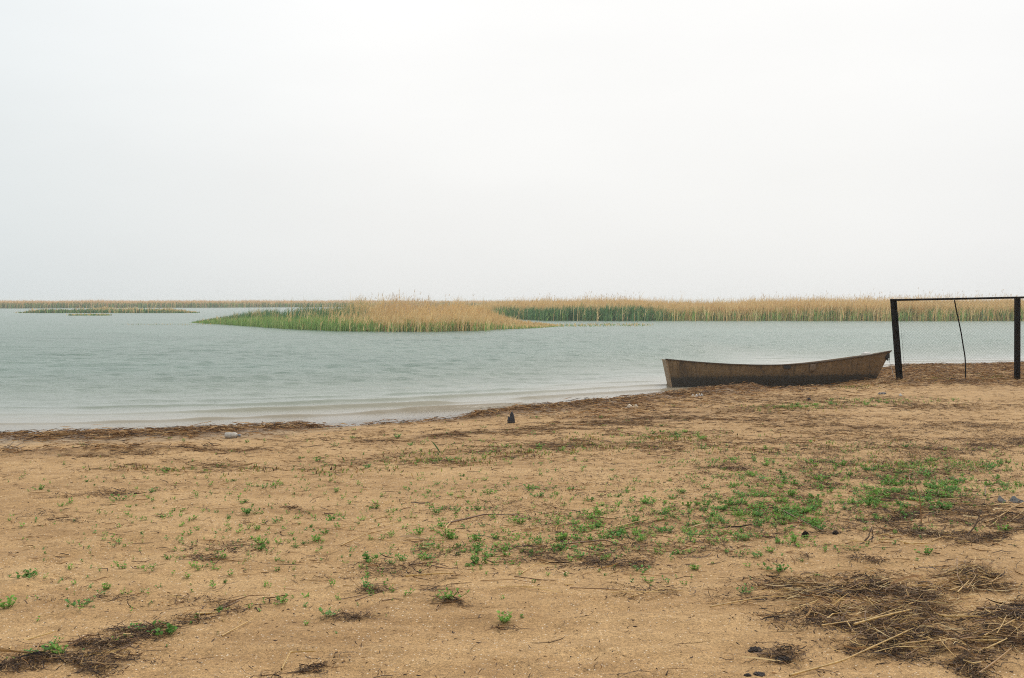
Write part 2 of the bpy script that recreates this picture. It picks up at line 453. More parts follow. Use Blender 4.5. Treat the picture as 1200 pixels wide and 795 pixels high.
z = z + chop * sstep(.8, 11, off) * gust * sstep(90, 45, Yf)
z = z * sstep(80, 60, Yf) * sstep(60, 20, np.abs(Xf))
depth = np.maximum(.0, -H(Xf, Yf))
nx, ny = len(xw), len(yw)
idx = np.arange(nx * ny).reshape(ny, nx)
Fq = np.stack([idx[:-1, :-1], idx[:-1, 1:], idx[1:, 1:], idx[1:, :-1]], -1).reshape(-1, 4)
m, nt, out = mat_new('lake_water'); k = N(nt)
P = k.n('ShaderNodeNewGeometry').outputs['Position']
ad, ac = k.attr('depth'), k.attr('calm')
alpha = k.math('SUBTRACT', 1.0, k.math('POWER', 2.718, k.math('MULTIPLY', ad.outputs['Fac'], -9.0)))
turb = k.ramp(ad.outputs['Fac'], [(0.0, (.38, .285, .18)), (.15, (.31, .262, .18)), (.4, (.208, .240, .190)), (1.0, (.150, .213, .172))])
var = k.noise(k.scalev(P, (.05, .09, 1)), 1.0, 3, .5)
turb = k.mix(1.0, turb, k.ramp(var.outputs['Fac'], [(.3, .92), (.7, 1.08)]), 'MULTIPLY')
n1 = k.noise(k.scalev(P, (.5, 1.2, 1)), 1.3, 6, .68)
n2 = k.noise(k.scalev(P, (.8, 1.8, 1)), 5.5, 4, .6)
hh = n1.outputs['Fac']
fine = k.n('ShaderNodeBump'); fine.inputs['Distance'].default_value = .035; k.l(k.ramp(ac.outputs['Fac'], [(0, .6), (1, .18)]), fine.inputs['Strength']); k.l(n2.outputs['Fac'], fine.inputs['Height'])
bmp = k.n('ShaderNodeBump'); bmp.inputs['Distance'].default_value = .14; k.l(hh, bmp.inputs['Height']); k.l(fine.outputs[0], bmp.inputs['Normal'])
k.l(k.ramp(ac.outputs['Fac'], [(0, 1.0), (1, .06)]), bmp.inputs['Strength'])
dif = k.n('ShaderNodeBsdfDiffuse'); k.l(turb, dif.inputs['Color']); k.l(bmp.outputs[0], dif.inputs['Normal'])
tr = k.n('ShaderNodeBsdfTransparent'); tr.inputs[0].default_value = (.93, .90, .84, 1)
mx = k.n('ShaderNodeMixShader'); k.l(alpha, mx.inputs[0]); k.l(tr.outputs[0], mx.inputs[1]); k.l(dif.outputs[0], mx.inputs[2])
fr = k.n('ShaderNodeFresnel'); fr.inputs['IOR'].default_value = 1.33; k.l(bmp.outputs[0], fr.inputs['Normal'])
gl = k.n('ShaderNodeBsdfGlossy'); gl.inputs['Roughness'].default_value = .2; k.l(bmp.outputs[0], gl.inputs['Normal'])
gl.inputs['Color'].default_value = (.90, .905, .90, 1)
mx2 = k.n('ShaderNodeMixShader'); k.l(k.math('MULTIPLY', fr.outputs[0], k.math('ADD', .78, k.math('MULTIPLY', ac.outputs['Fac'], .08))), mx2.inputs[0]); k.l(mx.outputs[0], mx2.inputs[1]); k.l(gl.outputs[0], mx2.inputs[2])
k.l(mx2.outputs[0], out.inputs['Surface'])
me = mesh_np('water', np.stack([Xf, Yf, z], 1), Fq, m, smooth=True, attrs={'depth': depth, 'calm': sstep(9, 1.0, off)})
tag(link('water', me), kind='structure')

# ------------------------------------------------------------------ reed beds
REED = tinted('reed_leaves', .35, .6, .2)
TAN = np.array([[.72, .51, .23], [.78, .58, .28], [.67, .46, .20], [.80, .62, .33], [.62, .42, .19]])
GRN = np.array([[.23, .38, .10], [.30, .44, .13], [.19, .32, .09], [.38, .45, .16]])
DGRN = np.array([[.085, .20, .08], [.11, .24, .095], [.07, .17, .075], [.15, .26, .10]])

def reed_mesh(name, x, y, h, wd, col, leaves=2, plume=None, lean=.16, zb=-.05):
    n = len(x)
    parts = []
    def blade(x, y, z0, ln, wd, col, lean_amt, kk=4):
        n = len(x)
        t = np.linspace(0, 1, kk)[None, :]
        az = rng.normal(.3, 1.1, n); la = np.abs(rng.normal(lean_amt, lean_amt * .6, n))
        lx = np.cos(az)[:, None] * la[:, None] * ln[:, None] * t ** 1.7; ly = np.sin(az)[:, None] * la[:, None] * ln[:, None] * t ** 1.7
        Pz = z0[:, None] + ln[:, None] * t * (1 - .35 * la[:, None] * t)
        Pp = np.stack([x[:, None] + lx, y[:, None] + ly, Pz], -1)
        a2 = rng.uniform(-.9, .9, n)
        Sd = np.stack([np.cos(a2), np.sin(a2), np.zeros(n)], -1)[:, None, :].repeat(kk, 1)
        W = wd[:, None] * .5 * (np.array([1, .95, .7, .12]) if kk == 4 else np.linspace(1, .2, kk))[None, :]
        cc = col[:, None, :] * np.ones((1, kk, 1))
        return strips(Pp, Sd, W, cc)
    z0 = np.full(n, zb)
    parts.append(blade(x, y, z0, h, wd, col, lean))
    for L in range(leaves):
        f = rng.uniform(.1, .62, n); ln = h * rng.uniform(.3, .55, n)
        c2 = col * rng.uniform(.8, 1.15, (n, 1))
        parts.append(blade(x + rng.normal(0, .04, n), y + rng.normal(0, .04, n), z0 + h * f, ln, wd * rng.uniform(.8, 1.5, n), c2, lean * 2.6))
    if plume is not None and plume.any():
        q = plume; nq = q.sum()
        for _ in range(2):
            parts.append(blade(x[q] + rng.normal(0, .02, nq), y[q], z0[q] + h[q] * .93, rng.uniform(.16, .30, nq), wd[q] * .9, np.array([.56, .42, .27]) * rng.uniform(.8, 1.2, (nq, 1)), .5))
    V, Fq, cc = merge(parts)
    return mesh_np(name, V, Fq, REED, cc)

def pick(pal, n): return pal[rng.integers(0, len(pal), n)] * rng.uniform(.82, 1.15, (n, 1))

def bed(name, label, u0, u1, front, thick, n, fn, wd, leaves=2, bias=1.4, tex=6.0, tone=(1, 1, 1), jit=.17):
    """front(u) = photo row of the water edge at column u; fn(u, v) -> (height, tan probability, dark-green probability, plume prob)"""
    u = rng.uniform(u0, u1, n); vv = rng.random(n) ** bias
    py = np.interp(u, *front)
    d = EYE * F / (py - 353.0)
    th = np.interp(u, *thick)
    y = d + vv * th + np.where(rng.random(n) < .15, rng.normal(0, .09, n), 0) * th; x = (u - 600) / F * d + rng.normal(0, .2, n)
    keep = fbm(x / tex, y / tex * .6, hash(label) % 7 + 80 if False else 80 + int(u0) % 9, 3) > rng.uniform(.12, .5, n)
    x, y, u, vv = x[keep], y[keep], u[keep], vv[keep]; n = len(x)
    h, pt, pd, pp = fn(u, vv, x, y)
    r = rng.random(n); tan = r < pt; dg = (~tan) & (rng.random(n) < pd)
    col = np.where(tan[:, None], pick(TAN, n), np.where(dg[:, None], pick(DGRN, n), pick(GRN, n)))
    h = h * np.where(tan, 1, .68 + .1 * dg) * np.clip(rng.normal(1, jit, n), .5, 1.4) * (.80 + .42 * fbm(x * 22 / tex, y * 8 / tex, 95, 2))
    pl = tan & (rng.random(n) < pp)
    h = np.where(pl, h * 1.12 + .12, h)
    cw = wd * rng.uniform(.7, 1.4, n); col = col * np.array(tone)
    o = link(name, reed_mesh(name, x, y, h, cw, col, leaves, pl))
    tag(o, label, 'reeds', kind='stuff')
    return o

I = np.interp
def f_mid(u, v, x, y):
    nz = fbm(x * .35, y * .2, 90, 3)
    h = I(u, [228, 260, 300, 390, 430, 540, 580, 610, 650], [.3, .95, 1.5, 1.75, 1.5, 1.4, .9, .5, .2]) * (.62 + .45 * v) * (.75 + .5 * nz)
    pt = I(u, [228, 300, 370, 410, 450, 560, 600, 650], [.03, .03, .05, .22, .80, .82, .6, .45]) * (.55 + .75 * sstep(.05, .6, v)) + .35 * (nz - .5) * sstep(370, 440, u)
    pd = I(u, [228, 300, 400, 440, 650], [.3, .75, .8, .3, .15]) * sstep(.15, .5, v) * 1.1
    pp = I(u, [380, 400, 440, 490, 500, 560], [0, .02, .05, .06, .015, .0]) * (v > .25)
    return h, np.clip(pt, .02, .97), pd, pp
bed('reed_bed', 'reed island green at its tapering end and tan in the middle, nearest the beach', 228, 650,
    ([228, 300, 350, 400, 500, 560, 620, 650], [378.5, 383, 386.5, 388.5, 389, 388, 385, 383]),
    ([228, 260, 330, 450, 560, 620, 650], [2, 5, 10, 12, 10, 6, 3]), 40000, f_mid, .021, 2, 1.2, 3.0, (1, 1, 1), .15)
def f_right(u, v, x, y):
    nz = fbm(x * .25, y * .12, 91, 3)
    h = I(u, [540, 600, 640, 740, 775, 870, 940, 1000, 1400], [1.5, 1.75, 1.85, 1.95, 1.8, 1.7, 1.95, 1.95, 2.0]) * (.86 + .16 * v) * (.86 + .28 * nz)
    gp = I(u, [560, 600, 640, 755, 800, 1400], [.65, .8, .9, .88, .44, .44]) * (.75 + .5 * fbm(x * .9, y * .4, 97, 2))
    pt = 1 - gp * sstep(.22, .04, v) - .05
    pd = I(u, [560, 620, 755, 800, 1400], [.4, .85, .9, .15, .12])
    pp = .03 * sstep(.1, .4, v) * I(u, [600, 700, 770, 780, 930, 950, 1400], [.3, 1.2, .9, .1, .1, 1, 1])
    return h, np.clip(pt + .5 * (nz - .5), .03, .97), pd, pp
bed('reed_bed', 'broad tan reed bed with green foot behind the boat and the chain link fence', 560, 1400,
    ([560, 600, 640, 900, 1400], [371, 374, 376, 376, 376.3]), ([560, 620, 1400], [10, 30, 30]), 74000, f_right, .024, 2, 2.2, 5.0, (1, .98, .97), .13)
def f_far(u, v, x, y):
    nz = fbm(x * .05, y * .03, 92, 3)
    h = 1.95 * (.88 + .24 * nz) + 0 * u
    return h, np.clip(1 - .75 * sstep(.28, .06, v) + .3 * (nz - .5), .03, .98), .45 + 0 * u, .002 + 0 * u
bed('reed_bed', 'thin tan and green reed belt along the horizon, farthest of the reed beds', -260, 760,
    ([-260, 0, 250, 400, 500, 760], [361.8, 361.6, 360.7, 360, 360, 359.5]), ([-260, 760], [45, 45]), 90000, f_far, .055, 1, 2.0, 20.0, (1.04, .95, 1.0), .07)
def f_islet(u, v, x, y):
    e = sstep(18, 50, u) * sstep(226, 185, u)
    nz = fbm(x * .3, y * .2, 93, 3)
    return (.25 + .55 * e) * (.6 + .8 * nz), np.clip(.22 + .6 * (nz - .5), .02, .8), .65 + 0 * u, 0 * u
bed('reed_bed', 'low dark green reed islet in open water in front of the horizon reed belt', 18, 226,
    ([18, 226], [367, 367]), ([18, 120, 226], [3, 7, 3]), 5000, f_islet, .07, 1, 1.4, 4.0)
bed('reed_bed', 'smallest patch of short reeds just in front of the dark green islet', 80, 124,
    ([80, 124], [370, 370]), ([80, 100, 124], [1.5, 3, 1.5]), 700, lambda u, v, x, y: (.28 + 0 * u, .2 + 0 * u, .3 + 0 * u, 0 * u), .06, 1, 1.4, 4.0)
bed('reed_bed', 'green reed strip across the channel between the island and the broad bed', 535, 652,
    ([535, 580, 652], [367.5, 369, 372]), ([535, 652], [5, 8]), 5200, lambda u, v, x, y: (I(u, [535, 560, 652], [.4, 1.0, 1.25]) * (.7 + .5 * v), .32 + .3 * v, .5 + 0 * u, 0 * u), .05, 2, 1.4, 4.0)
bed('reed_bed', 'low tan and green reed strip in front of the horizon belt behind the island', 505, 660,
    ([505, 660], [363.3, 364.3]), ([505, 660], [6, 12]), 4200, lambda u, v, x, y: (I(u, [505, 545, 660], [.3, .8, 1.5]) * (.7 + .4 * v), .35 + .5 * v, .4 + 0 * u, 0 * u), .09, 1, 1.4, 6.0)
bed('reed_bed', 'sparse short stems standing in the water off the end of the reed island', 645, 765,
    ([645, 765], [383.5, 382.5]), ([645, 765], [6, 6]), 420, lambda u, v, x, y: (.22 + 0 * u, .4 + 0 * u, .2 + 0 * u, 0 * u), .03, 1, 1.0, 1.5)
bed('reed_bed', 'faint scatter of stubby stems in open water off the green end of the island', 130, 235,
    ([130, 235], [381.5, 381.5]), ([130, 235], [5, 5]), 260, lambda u, v, x, y: (.13 + 0 * u, .3 + 0 * u, .3 + 0 * u, 0 * u), .03, 0, 1.0, 1.5)

# ------------------------------------------------------------------ litter on the sand
LITTER = tinted('dry_litter', .12, .75, .2)
def ground_strands(x, y, ln, wd, col, az, lift=.012, kk=4, pitch=.12, curl=.5):
    n = len(x)
    t = np.linspace(-.5, .5, kk)[None, :]
    cv = rng.normal(0, curl, n)[:, None]
    a = az[:, None] + cv * t * 2
    dx = np.cos(a) * ln[:, None] * t; dy = np.sin(a) * ln[:, None] * t
    px_, py_ = x[:, None] + dx, y[:, None] + dy
    zz = H(px_.ravel(), py_.ravel()).reshape(px_.shape)
    zz = zz + np.abs(rng.normal(0, lift, n))[:, None] + .002 + rng.normal(0, pitch, n)[:, None] * ln[:, None] * t
    zz = np.maximum(zz, H(px_.ravel(), py_.ravel()).reshape(px_.shape) + .001)
    Pp = np.stack([px_, py_, zz], -1)
    roll = rng.uniform(-1.1, 1.1, n)
    Sd = np.stack([-np.sin(a) * np.cos(roll)[:, None], np.cos(a) * np.cos(roll)[:, None], np.sin(roll)[:, None] + 0 * a], -1)
    W = wd[:, None] * .5 * np.interp(np.linspace(0, 1, kk), [0, .3, .8, 1], [.6, 1, .8, .25])[None, :]
    return strips(Pp, Sd, W, col[:, None, :] * np.ones((1, kk, 1)))

def sample(fn, n, x0, x1, y0, y1, ypow=1.0):
    """rejection sampling of ground points, denser nearby when ypow > 1"""
    outx, outy = [], []; got = 0
    for _ in range(60):
        mm = 60000
        x = rng.uniform(x0, x1, mm); y = y0 + (y1 - y0) * rng.random(mm) ** ypow
        p = fn(x, y); kq = rng.random(mm) < p
        outx.append(x[kq]); outy.append(y[kq]); got += kq.sum()
        if got >= n: break
    return np.concatenate(outx)[:n], np.concatenate(outy)[:n]

# brown reed litter thrown up along the water
def wfn(x, y):
    s = sdist(x, y)
    return np.clip(wrack(x, y), 0, 1) * (s > -.12) * (.35 + .65 * (fbm(x * 3, y * 3, 44, 2) > .45))
wx, wy = sample(wfn, 64000, -16, 17, 9, 30)
n = len(wx)
WRK = np.array([[.34, .185, .072], [.26, .135, .052], [.42, .25, .105], [.115, .06, .028], [.48, .31, .145], [.06, .035, .022], [.25, .14, .066], [.17, .11, .065]])
wparts = ground_strands(wx, wy, rng.uniform(.05, .22, n), rng.uniform(.005, .013, n), pick(WRK, n), rng.normal(.2, .75, n), .026, 4, .13)
o = link('reed_litter', mesh_np('reed_litter', *wparts[:2], LITTER, wparts[2])); tag(o, 'brown bank of broken reed litter along the water edge', 'reed litter', kind='stuff')

# loose brown crumbs and short stems over the upper sand
def bfn(x, y):
    px, py = pix(x, y, np.full_like(x, .17))
    d = blob(px, py, BROWN)
    return np.clip(d, 0, 1) * (sdist(x, y) > .3) * sstep(.35, .62, fbm(x * 2.4, y * 5, 46, 3)) + .02 * (sdist(x, y) > .6)
bx, by = sample(bfn, 34000, -12, 14, 6, 22)
n = len(bx)
g1 = ground_strands(bx, by, rng.uniform(.02, .16, n), rng.uniform(.003, .009, n), pick(WRK * .7, n), rng.normal(.1, .9, n), .008, 3, .08)
o = link('stem_litter', mesh_np('stem_litter', *g1[:2], LITTER, g1[2])); tag(o, 'thin scatter of short brown stems over the upper sand', 'stem litter', kind='stuff')

# dark rotted litter: strips, streaks and the heap
DRK = np.array([[.060, .038, .026], [.030, .021, .018], [.11, .070, .044], [.18, .112, .064], [.018, .014, .012], [.28, .185, .105], [.08, .054, .04], [.14, .085, .05]])
def dfn(x, y):
    px, py = pix(x, y, np.full_like(x, .18))
    d = blob(px, py, DARK)
    return np.clip(d * 1.15 * sstep(.32, .60, fbm(x * 5, y * 9, 48, 4)) ** 1.2 + .006, 0, 1)
dx_, dy_ = sample(dfn, 60000, -4, 9, 4.2, 17, 2.2)
n = len(dx_)
qpx, qpy = pix(dx_, dy_, np.full(n, .18)); qd = blob(qpx, qpy, DARK)
sz = np.exp(rng.normal(0, .5, n)) * np.where(qd < .10, .35, 1)
pal = np.where((rng.random(n) < .20)[:, None], pick(np.vstack([WRK, [[.45, .29, .12], [.52, .36, .17]]]), n), pick(DRK, n))
g1 = ground_strands(dx_, dy_, .030 * sz + .008, rng.uniform(.0018, .0055, n) * np.where(qd < .10, 1.3, 1), pal, rng.uniform(-3.1, 3.1, n) * .5 + rng.normal(0, .3, n), .011, 4, .35, .6)
hx, hy = sample(lambda x, y: np.clip(blob(*pix(x, y, np.full_like(x, .18)), HEAP) * sstep(.3, .6, fbm(x * 5, y * 5, 77, 3)), 0, 1), 1400, 1, 4.5, 4.2, 8)
STR = np.array([[.50, .32, .12], [.60, .42, .19], [.36, .21, .085], [.26, .14, .06], [.68, .52, .28]])
g3 = ground_strands(hx, hy, rng.uniform(.03, .17, len(hx)), rng.uniform(.002, .0045, len(hx)), pick(STR, len(hx)), rng.normal(-.1, .55, len(hx)), .02, 4, .22, .25)
hm = rng.random(n) < .05
g2 = ground_strands(dx_[hm], dy_[hm], rng.uniform(.10, .26, hm.sum()), rng.uniform(.002, .005, hm.sum()), pick(np.vstack([DRK, WRK * .7]), hm.sum()), rng.normal(.05, .5, hm.sum()), .014, 6, .12, .8)
rx_, ry_ = sample(lambda x, y: np.clip(blob(*pix(x, y, np.full_like(x, .18)), DARK), 0, 1) * .9, 420, -3.5, 6, 4.2, 9)
g4 = ground_strands(rx_, ry_, rng.uniform(.06, .24, len(rx_)), rng.uniform(.006, .013, len(rx_)), pick(np.vstack([STR, WRK, DRK]), len(rx_)), rng.normal(-.05, .5, len(rx_)), .014, 6, .12, .5)
gg = merge([g1, g2, g3, g4])
o = link('rotted_litter', mesh_np('rotted_litter', gg[0], gg[1], LITTER, gg[2])); tag(o, 'dark rotted plant litter in streaks and a heap on the near sand', 'plant litter', kind='stuff')

# pale shell crumbs
def shfn(x, y):
    return sstep(.42, .62, fbm(x * 1.2, y * 1.2, 52, 3)) * .8 + .1
sx, sy = sample(shfn, 5200, -4.2, 4.6, 4.1, 9, 1.8)
n = len(sx); r = rng.uniform(.0011, .0032, n)
base = np.array([[1, 0, 0], [0, 1, 0], [-1, 0, 0], [0, -1, 0], [0, 0, .6], [0, 0, -.6]], float)
tri = np.array([[0, 1, 4], [1, 2, 4], [2, 3, 4], [3, 0, 4], [1, 0, 5], [2, 1, 5], [3, 2, 5], [0, 3, 5]])
a = rng.uniform(0, 6.28, n)
bb = base[None] * (r[:, None, None] * rng.uniform(.6, 1.4, (n, 6, 1)))
ca, sa = np.cos(a)[:, None], np.sin(a)[:, None]
V = np.stack([bb[..., 0] * ca - bb[..., 1] * sa * .6 + sx[:, None], bb[..., 0] * sa + bb[..., 1] * ca * .6 + sy[:, None], bb[..., 2] + (H(sx, sy) + r * .4)[:, None]], -1)
Fq = (tri[None] + (np.arange(n) * 6)[:, None, None]).reshape(-1, 3)
cs = np.repeat(np.array([.66, .56, .44]) * rng.uniform(.6, 1.2, (n, 1)), 6, 0)
o = link('shell_crumbs', mesh_np('shell_crumbs', V.reshape(-1, 3), Fq, tinted('shell', 0, .5, .4), cs)); tag(o, 'tiny pale shell crumbs scattered in the near sand', 'shell crumbs', kind='stuff')

# ------------------------------------------------------------------ reed stalks (each its own thing)
STALK, snt, sout = mat_new('dry_stalk'); k = N(snt)
oi = k.n('ShaderNodeObjectInfo'); tco = k.n('ShaderNodeTexCoord').outputs['Object']
nz = k.noise(k.scalev(tco, (9, 60, 60)), 1.0, 4, .6)
c1 = k.ramp(oi.outputs['Random'], [(0, (.12, .06, .026)), (.35, (.27, .14, .048)), (.7, (.46, .28, .09)), (1, (.64, .44, .17))])
cc = k.mix(1.0, c1, k.ramp(nz.outputs['Fac'], [(.3, .45), (.5, 1.0), (.75, 1.2)]), 'MULTIPLY')
b = k.n('ShaderNodeBsdfPrincipled'); k.l(cc, b.inputs['Base Color']); b.inputs['Roughness'].default_value = .5
k.l(b.outputs[0], sout.inputs['Surface'])

def stalk_mesh(px_pts, r0=.006, kk=14):
    """a reed stalk laid through given local points, with node rings"""
    pts = np.array(px_pts, float)
    cum = np.r_[0, np.cumsum(np.linalg.norm(np.diff(pts, axis=0), axis=1))]
    t = np.linspace(0, cum[-1], kk)
    Pp = np.stack([np.interp(t, cum, pts[:, i]) for i in range(3)], 1)
    rad = r0 * np.linspace(1, .6, kk)
    rad[::4] *= 1.22
    rad[-1] *= .3
    V, Fq, _ = tubes(Pp[None], rad[None], 6)
    return mesh_np('reed_stalk', V, Fq, STALK, smooth=True)

stalk_protos = []
for i in range(9):
    L = 1.0; bend = rng.normal(0, .10); kink = rng.uniform(.3, .7)
    pts = [(-.5, 0, 0), (-.5 + kink, bend, .012 * rng.normal()), (.5, bend * .2 + rng.normal(0, .05), 0)]
    stalk_protos.append(stalk_mesh(pts, .006))

GOLD = plain('golden_stalk', (.46, .29, .095), .5, 25, .45, .2)
gold_protos = []
for me_ in stalk_protos:
    g_ = me_.copy(); g_.materials.clear(); g_.materials.append(GOLD); gold_protos.append(g_)

def place_stalk(p, q, r=.006, label=None, group=None, lift0=.012, lift1=.012, proto=None):
    """p, q photo pixels of both ends on the sand"""
    A = G(*p); B = G(*q)
    a = Vector((A[0], A[1], A[2] + lift0)); b_ = Vector((B[0], B[1], B[2] + lift1))
    # keep the middle out of the sand
    for f in (.25, .5, .75):
        mpt = a.lerp(b_, f); hh_ = float(H(np.array([mpt.x]), np.array([mpt.y]))[0]) + r * .6
        if mpt.z < hh_:
            dz_ = hh_ - mpt.z; a.z += dz_; b_.z += dz_
    light = label and any(w_ in label for w_ in ('golden', 'pale', 'tan stalk'))
    o = bpy.data.objects.new('reed_stalk', (gold_protos if light else stalk_protos)[int(rng.integers(0, 9))]); C.objects.link(o)
    d = b_ - a
    o.location = (a + b_) / 2
    o.rotation_mode = 'XYZ'
    o.rotation_euler = (rng.uniform(-.3, .3), -math.atan2(d.z, math.hypot(d.x, d.y)), math.atan2(d.y, d.x))
    s = r / .006
    o.scale = (d.length, s, s)
    tag(o, label, 'reed stalk', group)
    return o

place_stalk((918, 693), (1125, 690), .0048, 'longest straight golden stalk lying flat across the dark heap')
place_stalk((832, 714), (985, 699), .0038, 'thin golden stalk reaching from the heap out over bare sand')
place_stalk((925, 795), (1062, 745), .0046, 'long golden stalk slanting across the front edge of the heap', lift1=.05)
place_stalk((1000, 744), (1062, 728), .0055, 'stout golden stalk crossing over the middle of the heap', lift0=.05, lift1=.07)
place_stalk((1095, 722), (1155, 729), .006, 'split pale stalk in the gap between the two dark mounds', lift1=.03)
place_stalk((1145, 720), (1200, 706), .006, 'stalk arching over the second dark mound next to the heap', lift0=.03, lift1=.05)
place_stalk((1145, 794), (1178, 765), .005, 'bare stalk lying alone on sand at the near corner', lift1=.03)
place_stalk((1116, 745), (1172, 752), .006, 'dark half buried stalk under the second mound', lift0=.0, lift1=.02)
place_stalk((918, 602), (968, 628), .005, 'brown stalk leading out of the dense green patch')
place_stalk((1030, 634), (1080, 642), .005, 'reddish brown stalk pointing at the dead twigs')
place_stalk((475, 679), (532, 674), .006, 'pale thick stalk among the litter streaks in mid sand', lift0=.02)
place_stalk((660, 640), (735, 643), .0055, 'long reddish stalk on the sand in front of the dense patch')
place_stalk((525, 615), (610, 606), .006, 'thin brown stalk farthest out among the mid sand streaks')
place_stalk((530, 612), (532, 632), .005, 'short forked stalk standing out of the mid sand', lift1=.03)
place_stalk((230, 722), (268, 717), .007, 'pale stalk at the end of the long dark litter strip')
place_stalk((330, 790), (372, 772), .0055, 'tan stalk over the small dark clump at the bottom edge', lift0=.02, lift1=.03)
place_stalk((1072, 668), (1100, 665), .007, 'orange brown stalk at the far edge of the heap')
place_stalk((0, 765), (45, 752), .007, 'stalk in the thick end of the long dark litter strip', lift1=.02)
# heap straws
for i in range(135):
    for _ in range(50):
        px, py = rng.uniform(905, 1205), rng.uniform(668, 792)
        if blob(np.array([px]), np.array([py]), HEAP)[0] > rng.uniform(.3, .9): break
    L = rng.uniform(10, 50) if rng.random() < .8 else rng.uniform(50, 120)
    a = rng.normal(-.12, .45)
    if rng.random() < .28: a = rng.uniform(-1.4, 1.4); L *= .6
    dx, dy = math.cos(a) * L / 2, math.sin(a) * L / 2 * .8
    place_stalk((px - dx, py - dy), (px + dx, min(py + dy, 800)), rng.uniform(.0016, .0042), 'short broken dry stalk tangled in the dark heap nearest the camera',
                'broken dry stalks of the dark heap', rng.uniform(.003, .03), rng.uniform(.003, .03))
for i in range(46):
    px, py = rng.uniform(400, 830), rng.uniform(600, 705)
    L = rng.uniform(20, 75); a = rng.normal(-.04, .22)
    dx, dy = math.cos(a) * L / 2, math.sin(a) * L / 2
    place_stalk((px - dx, py - dy), (px + dx, py + dy), rng.uniform(.002, .004), 'thin dry stalk lying flat in the litter streaks of the mid sand',
                'dry stalks on the mid sand', .006, .008)
for i in range(16):
    px = rng.uniform(10, 290); py = 775 - (px - 10) * .2 + rng.normal(0, 9)
    L = rng.uniform(18, 60); a = rng.normal(-.18, .2)
    dx, dy = math.cos(a) * L / 2, math.sin(a) * L / 2
    place_stalk((px - dx, py - dy), (px + dx, min(py + dy, 800)), rng.uniform(.0025, .006), 'dry stalk in the long dark litter strip at the near corner',
                'dry stalks of the long litter strip', .006, .02)
for i in range(34):
    px = rng.uniform(1010, 1195); py = rng.uniform(560, 640)
    L = rng.uniform(14, 55); a = rng.normal(.0, .4)
    dx, dy = math.cos(a) * L / 2, math.sin(a) * L / 2 * .6
    place_stalk((px - dx, py - dy), (px + dx, py + dy), rng.uniform(.0025, .006), 'dry stalk scattered round the dead upright twigs',
                'dry stalks round the dead twigs', .006, .02)

# dead twigs standing up
TWIG = plain('dead_twig', (.10, .065, .042), .8, 40, .4, .3)
TWIG2 = plain('dead_stem', (.27, .145, .06), .7, 40, .4, .3)
def twig(name, label, base, lines, mat):
    A = G(*base); parts = []
    mpp = A[1] / F
    for pts, r in lines:
        P3 = np.array([[(u - base[0]) * mpp, dyy, max(-.02, (base[1] - v_) * mpp)] for u, v_, dyy in pts])
        kk = 10; cum = np.r_[0, np.cumsum(np.linalg.norm(np.diff(P3, axis=0), axis=1))]; t = np.linspace(0, cum[-1], kk)
        Pp = np.stack([np.interp(t, cum, P3[:, i]) for i in range(3)], 1) + rng.normal(0, .002, (kk, 3))
        parts.append(tubes(Pp[None], (r * np.linspace(1, .45, kk))[None], 5))
    V, Fq, _ = merge(parts)
    o = link(name, mesh_np(name, V, Fq, mat, smooth=True)); o.location = A
    return tag(o, label, 'dead twig')
twig('dead_weed', 'upright reddish dead stem with bent tip beside the dense green patch', (1080, 614),
     [([(1080, 615, 0), (1079, 596, .01), (1077, 582, 0), (1072, 566, .02)], .006), ([(1079, 597, 0), (1082, 588, -.03)], .003)], TWIG2)
twig('dead_twig', 'dark branching twig rising from litter on the fence side of the sand', (1134, 630),
     [([(1128, 636, 0), (1142, 620, .02), (1150, 606, .03), (1154, 597, .04)], .006), ([(1146, 613, .02), (1158, 602, -.03), (1163, 604, -.05)], .004), ([(1140, 623, .02), (1150, 618, .08), (1160, 606, .1)], .0035)], TWIG)
twig('dead_twig', 'small forked dark twig behind the heap, between two seedlings', (1018, 636),
     [([(1012, 636, 0), (1018, 628, 0), (1022, 620, .02), (1024, 618, .03)], .006), ([(1023, 637, .02), (1024, 626, .03), (1025, 618, .02)], .005), ([(1000, 642, -.02), (1014, 637, 0), (1034, 637, .02)], .006)], TWIG)
twig('bleached_twigs', 'tangle of bleached branching twigs on the wrack line farthest from the boat', (18, 527),
     [([(2, 529, 0), (10, 523, .02), (16, 518, 0)], .010), ([(8, 528, .02), (16, 524, 0), (26, 519, .04)], .009), ([(12, 530, 0), (20, 526, .05), (29, 523, .02)], .009), ([(18, 530, 0), (23, 524, -.02), (28, 529, -.05)], .008), ([(5, 524, 0), (14, 526, 0), (27, 531, -.03)], .008)],
     plain('bleached_wood', (.42, .35, .27), .8, 30, .3, .2))

# ------------------------------------------------------------------ green seedlings
LEAF = tinted('seedling_leaf', .30, .6, .15)
LCOL = np.array([[.15, .31, .055], [.19, .36, .065], [.115, .25, .05], [.25, .40, .085], [.15, .32, .085], [.30, .37, .085]])
def leaf(o, d, up, L, W):
    """an oval, folded leaf of 4 quads (rows of 3 points)"""
    d = d / np.linalg.norm(d); sd_ = np.cross(d, up); sd_ /= np.linalg.norm(sd_) + 1e-9; nn = np.cross(sd_, d)
    V = []
    for t, wv, dr in ((0, .2, 0), (.35, .95, .03), (.75, .9, 0), (1, .15, -.10)):
        c = o + d * L * t + nn * L * dr
        V += [c - sd_ * W * .5 * wv + nn * W * .16 * wv, c, c + sd_ * W * .5 * wv + nn * W * .16 * wv]
    Fq = []
    for r_ in range(3):
        for c_ in range(2):
            i = r_ * 3 + c_; Fq.append([i, i + 1, i + 4, i + 3])
    return np.array(V), np.array(Fq)
